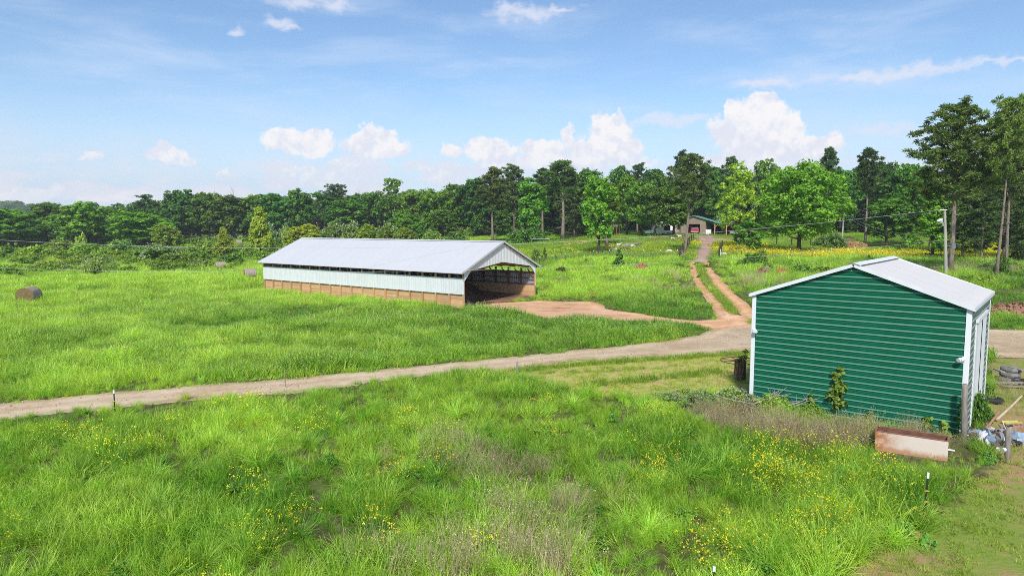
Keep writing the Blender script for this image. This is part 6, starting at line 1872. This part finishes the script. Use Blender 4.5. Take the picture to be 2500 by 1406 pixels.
MB().box((xe + 1.5, 3.4, 2.30), (3.2, 7.6, .1)).build('carport_roof', M['green_roof'], e)
for x in (4.6, 8.4 - 1.4):
    MB().box((x, -.1, .95), (.17, .17, 2.5)).bar((x + .08, -.1, 1.6), (x + .65, -.1, 2.15), .1).build('carport_post', M['wood'], e)
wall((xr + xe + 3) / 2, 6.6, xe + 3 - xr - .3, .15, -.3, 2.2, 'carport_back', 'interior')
o = MB().box((3.3, -.2, .5), (1.1, .75, 1.0)).box((3.3, -.2, 1.02), (1.15, .8, .08)).build('chest_freezer', M['white']); o.matrix_world = e.matrix_basis.copy(); tag(o, 'white chest freezer standing by the carport', 'freezer')
# stone wing to the left
e2 = empty('outbuilding', onland(1634, 153), R(-6), 'low stone outbuilding with pale roof left of the garage', 'outbuilding')
def w2(cx, cy, sx, sy, z0, z1, nm, mt): MB().box((cx, cy, (z0 + z1) / 2), (sx, sy, z1 - z0)).build(nm, M[mt], e2)
w2(-2.6, 0, 1.6, .3, -.3, 2.4, 'wall', 'stone'); w2(2.4, 0, 2.4, .3, -.3, 2.4, 'wall', 'stone'); w2(-.3, 0, 3.0, .3, 1.9, 2.4, 'lintel', 'white'); w2(0, 5, 7.0, .3, -.3, 2.4, 'back_wall', 'stone'); w2(-3.35, 2.5, .2, 4.6, -.3, 2.4, 'side_wall', 'stone'); w2(3.55, 2.5, .2, 4.6, -.3, 2.4, 'side_wall', 'stone')
w2(.7, -.02, 1.0, .1, 0, 1.9, 'door', 'white'); w2(0, 2.4, 7.6, 6, 2.41, 2.6, 'roof', 'white_metal')
# open sheds far left
for px, Y, w_, h_, lab in ((1478, 152, 4.2, 2.9, 'far open shed with white tin roof behind the bright ivy-clad tree'), (1487, 146, 3.2, 2.0, 'lower small shed with white roof and red posts in front of the far open shed')):
    e3 = empty('open_shed', onland(px, Y), R(-6), lab, 'shed')
    q = MB(); q.box((0, 1.2, h_ + .05), (w_ + .6, 3.2, .08), Matrix.Rotation(R(-9), 3, 'X')); q.build('roof', M['white_metal'], e3)
    for x in (-w_ / 2, 0, w_ / 2):
        for y in (0, 2.4): MB().box((x, y, h_ / 2 - .1), (.16, .16, h_ + .1)).build('post', simple('red_post', (.28, .08, .06), None, 4, .8), e3)
    MB().box((0, 2.5, h_ / 2), (w_, .08, h_)).build('back_wall', M['dark_wood'], e3)
# small far roofs glimpsed on the left and right
for px, Y, zt, w_, lab in ((1318, 158, 1.0, 4.2, 'low pale tin shelter under the central pines'), (1965, 142, 2.3, 3.0, 'small grey shed right of the big maple trunk')):
    e4 = empty('small_shed', onland(px, Y), R(8), lab, 'shed')
    MB().box((0, 0, zt), (w_, 2.0, .08)).build('roof', M['white_metal'], e4)
    for x in (-w_ / 2 + .1, w_ / 2 - .1): MB().box((x, -.8, zt / 2 - .1), (.1, .1, zt + .1)).build('post', M['grey_wood'], e4)
    MB().box((0, .8, zt / 2), (w_ - .2, .08, zt - .05)).build('back_wall', M['siding'], e4)
e5 = empty('field_rack', onland(1385, 152), R(5), 'dark X-framed timber rack below the central pines', 'rack')
for k in range(4):
    MB().bar((k * 1.0 - 1.5, 0, 0), (k * 1.0 - .9, 0, 1.3), .09).bar((k * 1.0 - .9, 0, 0), (k * 1.0 - 1.5, 0, 1.3), .09).build('cross_brace', M['black_wood'], e5)
MB().bar((-1.7, 0, .95), (2.3, 0, .95), .1).build('rail', M['black_wood'], e5)
e = empty('flatbed_trailer', onland(1806, 143), R(4), 'grey flatbed trailer parked right of the carport', 'trailer')
MB().box((0, 0, .75), (3.6, 1.8, .12)).box((0, -.88, .95), (3.6, .05, .35)).box((0, .88, .95), (3.6, .05, .35)).build('bed', M['grey_wood'], e)
MB().bar((-1.8, 0, .7), (-3.0, 0, .5), .1).build('tow_bar', M['rust'], e)
tw_ = MB().tube([(0, -.1, 0), (0, .1, 0)], [.34, .34], 16).mesh('wheel', M['black'])
for x in (-.1, .7):
    for y in (-.95, .95): part('wheel', tw_, e, (x, y, .34))
# fire-red car in the garage, seen from behind
M['car_red'] = simple('red_car_paint', (.45, .02, .025), (.40, .018, .02), 2, .25, spec=.5, bstr=0)
M['glass'] = simple('dark_glass', (.22, .26, .28), (.16, .19, .21), 2, .12, spec=.6, bstr=0)
M['chrome'] = simple('pale_bumper', (.6, .6, .6), (.5, .5, .5), 3, .35)
def vehicle(loc, rz, L_, W_, prof, win, mt, label, name, cat, bumper=True):
    """body outline in side view (x along, z up) swept across the width with tumblehome"""
    v = empty(name, loc, rz, label, cat)
    n = len(prof); V, F = [], []
    zm = max(z for _, z in prof)
    for j, s_ in enumerate((-1, -.88, .88, 1)):
        for x, z in prof:
            inn = 1 - .16 * max(0, (z - zm * .55) / (zm * .45))
            ins_ = .0 if abs(s_) < 1 else -.03
            V.append((x, s_ * W_ / 2 * inn, z + (ins_ if z > zm * .5 else 0)))
    for j in range(3):
        for i in range(n): F.append([j * n + i, j * n + (i + 1) % n, (j + 1) * n + (i + 1) % n, (j + 1) * n + i])
    F.append(list(range(n))); F.append([3 * n + i for i in range(n)][::-1])
    me = bpy.data.meshes.new('body'); me.from_pydata(V, [], F); me.materials.append(mt); bd = part('body', me, v)
    for nm, quad in win:
        MB().add([Vector(q) for q in quad], [[0, 1, 2, 3]]).build(nm, M['glass'], v)
    wh = MB().tube([(0, -.11, 0), (0, .11, 0)], [.33, .33], 18).mesh('wheel', M['black']); hb = MB().tube([(0, -.12, 0), (0, .12, 0)], [.18, .18], 12).mesh('rim', M['chrome'])
    for x in (-L_ * .31, L_ * .31):
        for y in (-W_ / 2 + .1, W_ / 2 - .1):
            o = part('wheel', wh, v, (x, y, .33)); part('rim', hb, o)
    MB().box((-L_ / 2 - .02, 0, .48), (.10, W_ * .94, .18)).build('bumper', M['chrome'], v)
    for y in (-1, 1):
        MB().box((-L_ / 2 + .03, y * W_ * .42, .85), (.06, .12, .28)).build('tail_light', simple('tail_lens', (.4, .03, .02), None, 3, .3), v)
    return v
hatch = [(-2.1, .35), (-2.15, .85), (-2.05, 1.05), (-1.75, 1.50), (-1.2, 1.62), (.2, 1.62), (.9, 1.1), (1.9, .95), (2.15, .75), (2.1, .35)]
cpos = g0 + Vector((math.cos(GA) * .25 - math.sin(GA) * 2.6, math.sin(GA) * .25 + math.cos(GA) * 2.6, .08))
ga = GA
vehicle(cpos, ga + R(90), 4.2, 1.75, hatch, [('rear_window', [(-2.06, -.68, 1.1), (-2.06, .68, 1.1), (-1.77, .60, 1.47), (-1.77, -.60, 1.47)])], M['car_red'], 'red hatchback parked tail-out in the open garage', 'parked_car', 'car')
truck = [(-2.7, .55), (-2.72, 1.05), (-.7, 1.05), (-.65, 1.70), (-.4, 1.82), (.7, 1.82), (1.2, 1.15), (2.4, 1.05), (2.6, .85), (2.6, .5)]
vehicle(onland(1608, 141), R(200), 5.3, 1.9, truck, [('rear_window', [(-.68, -.7, 1.25), (-.68, .7, 1.25), (-.66, .62, 1.66), (-.66, -.62, 1.66)])], M['white'], 'white pickup parked in the shade behind the tree trunks', 'pickup_truck', 'pickup')

# ================================================================== air
hb = MB().box((-200, 560, 24), (2600, 1400, 120)).build('haze', None)
hm = bpy.data.materials.new('thin_haze'); hm.use_nodes = True
ht_ = NT(hm.node_tree)
pv = ht_.n('ShaderNodeVolumePrincipled'); pv.inputs['Color'].default_value = (.86, .92, 1, 1); pv.inputs['Density'].default_value = HAZE
ho = ht_.n('ShaderNodeOutputMaterial'); ht_.put(ho.inputs['Volume'], pv.outputs[0])
hb.data.materials.append(hm)
tag(hb, kind='stuff')
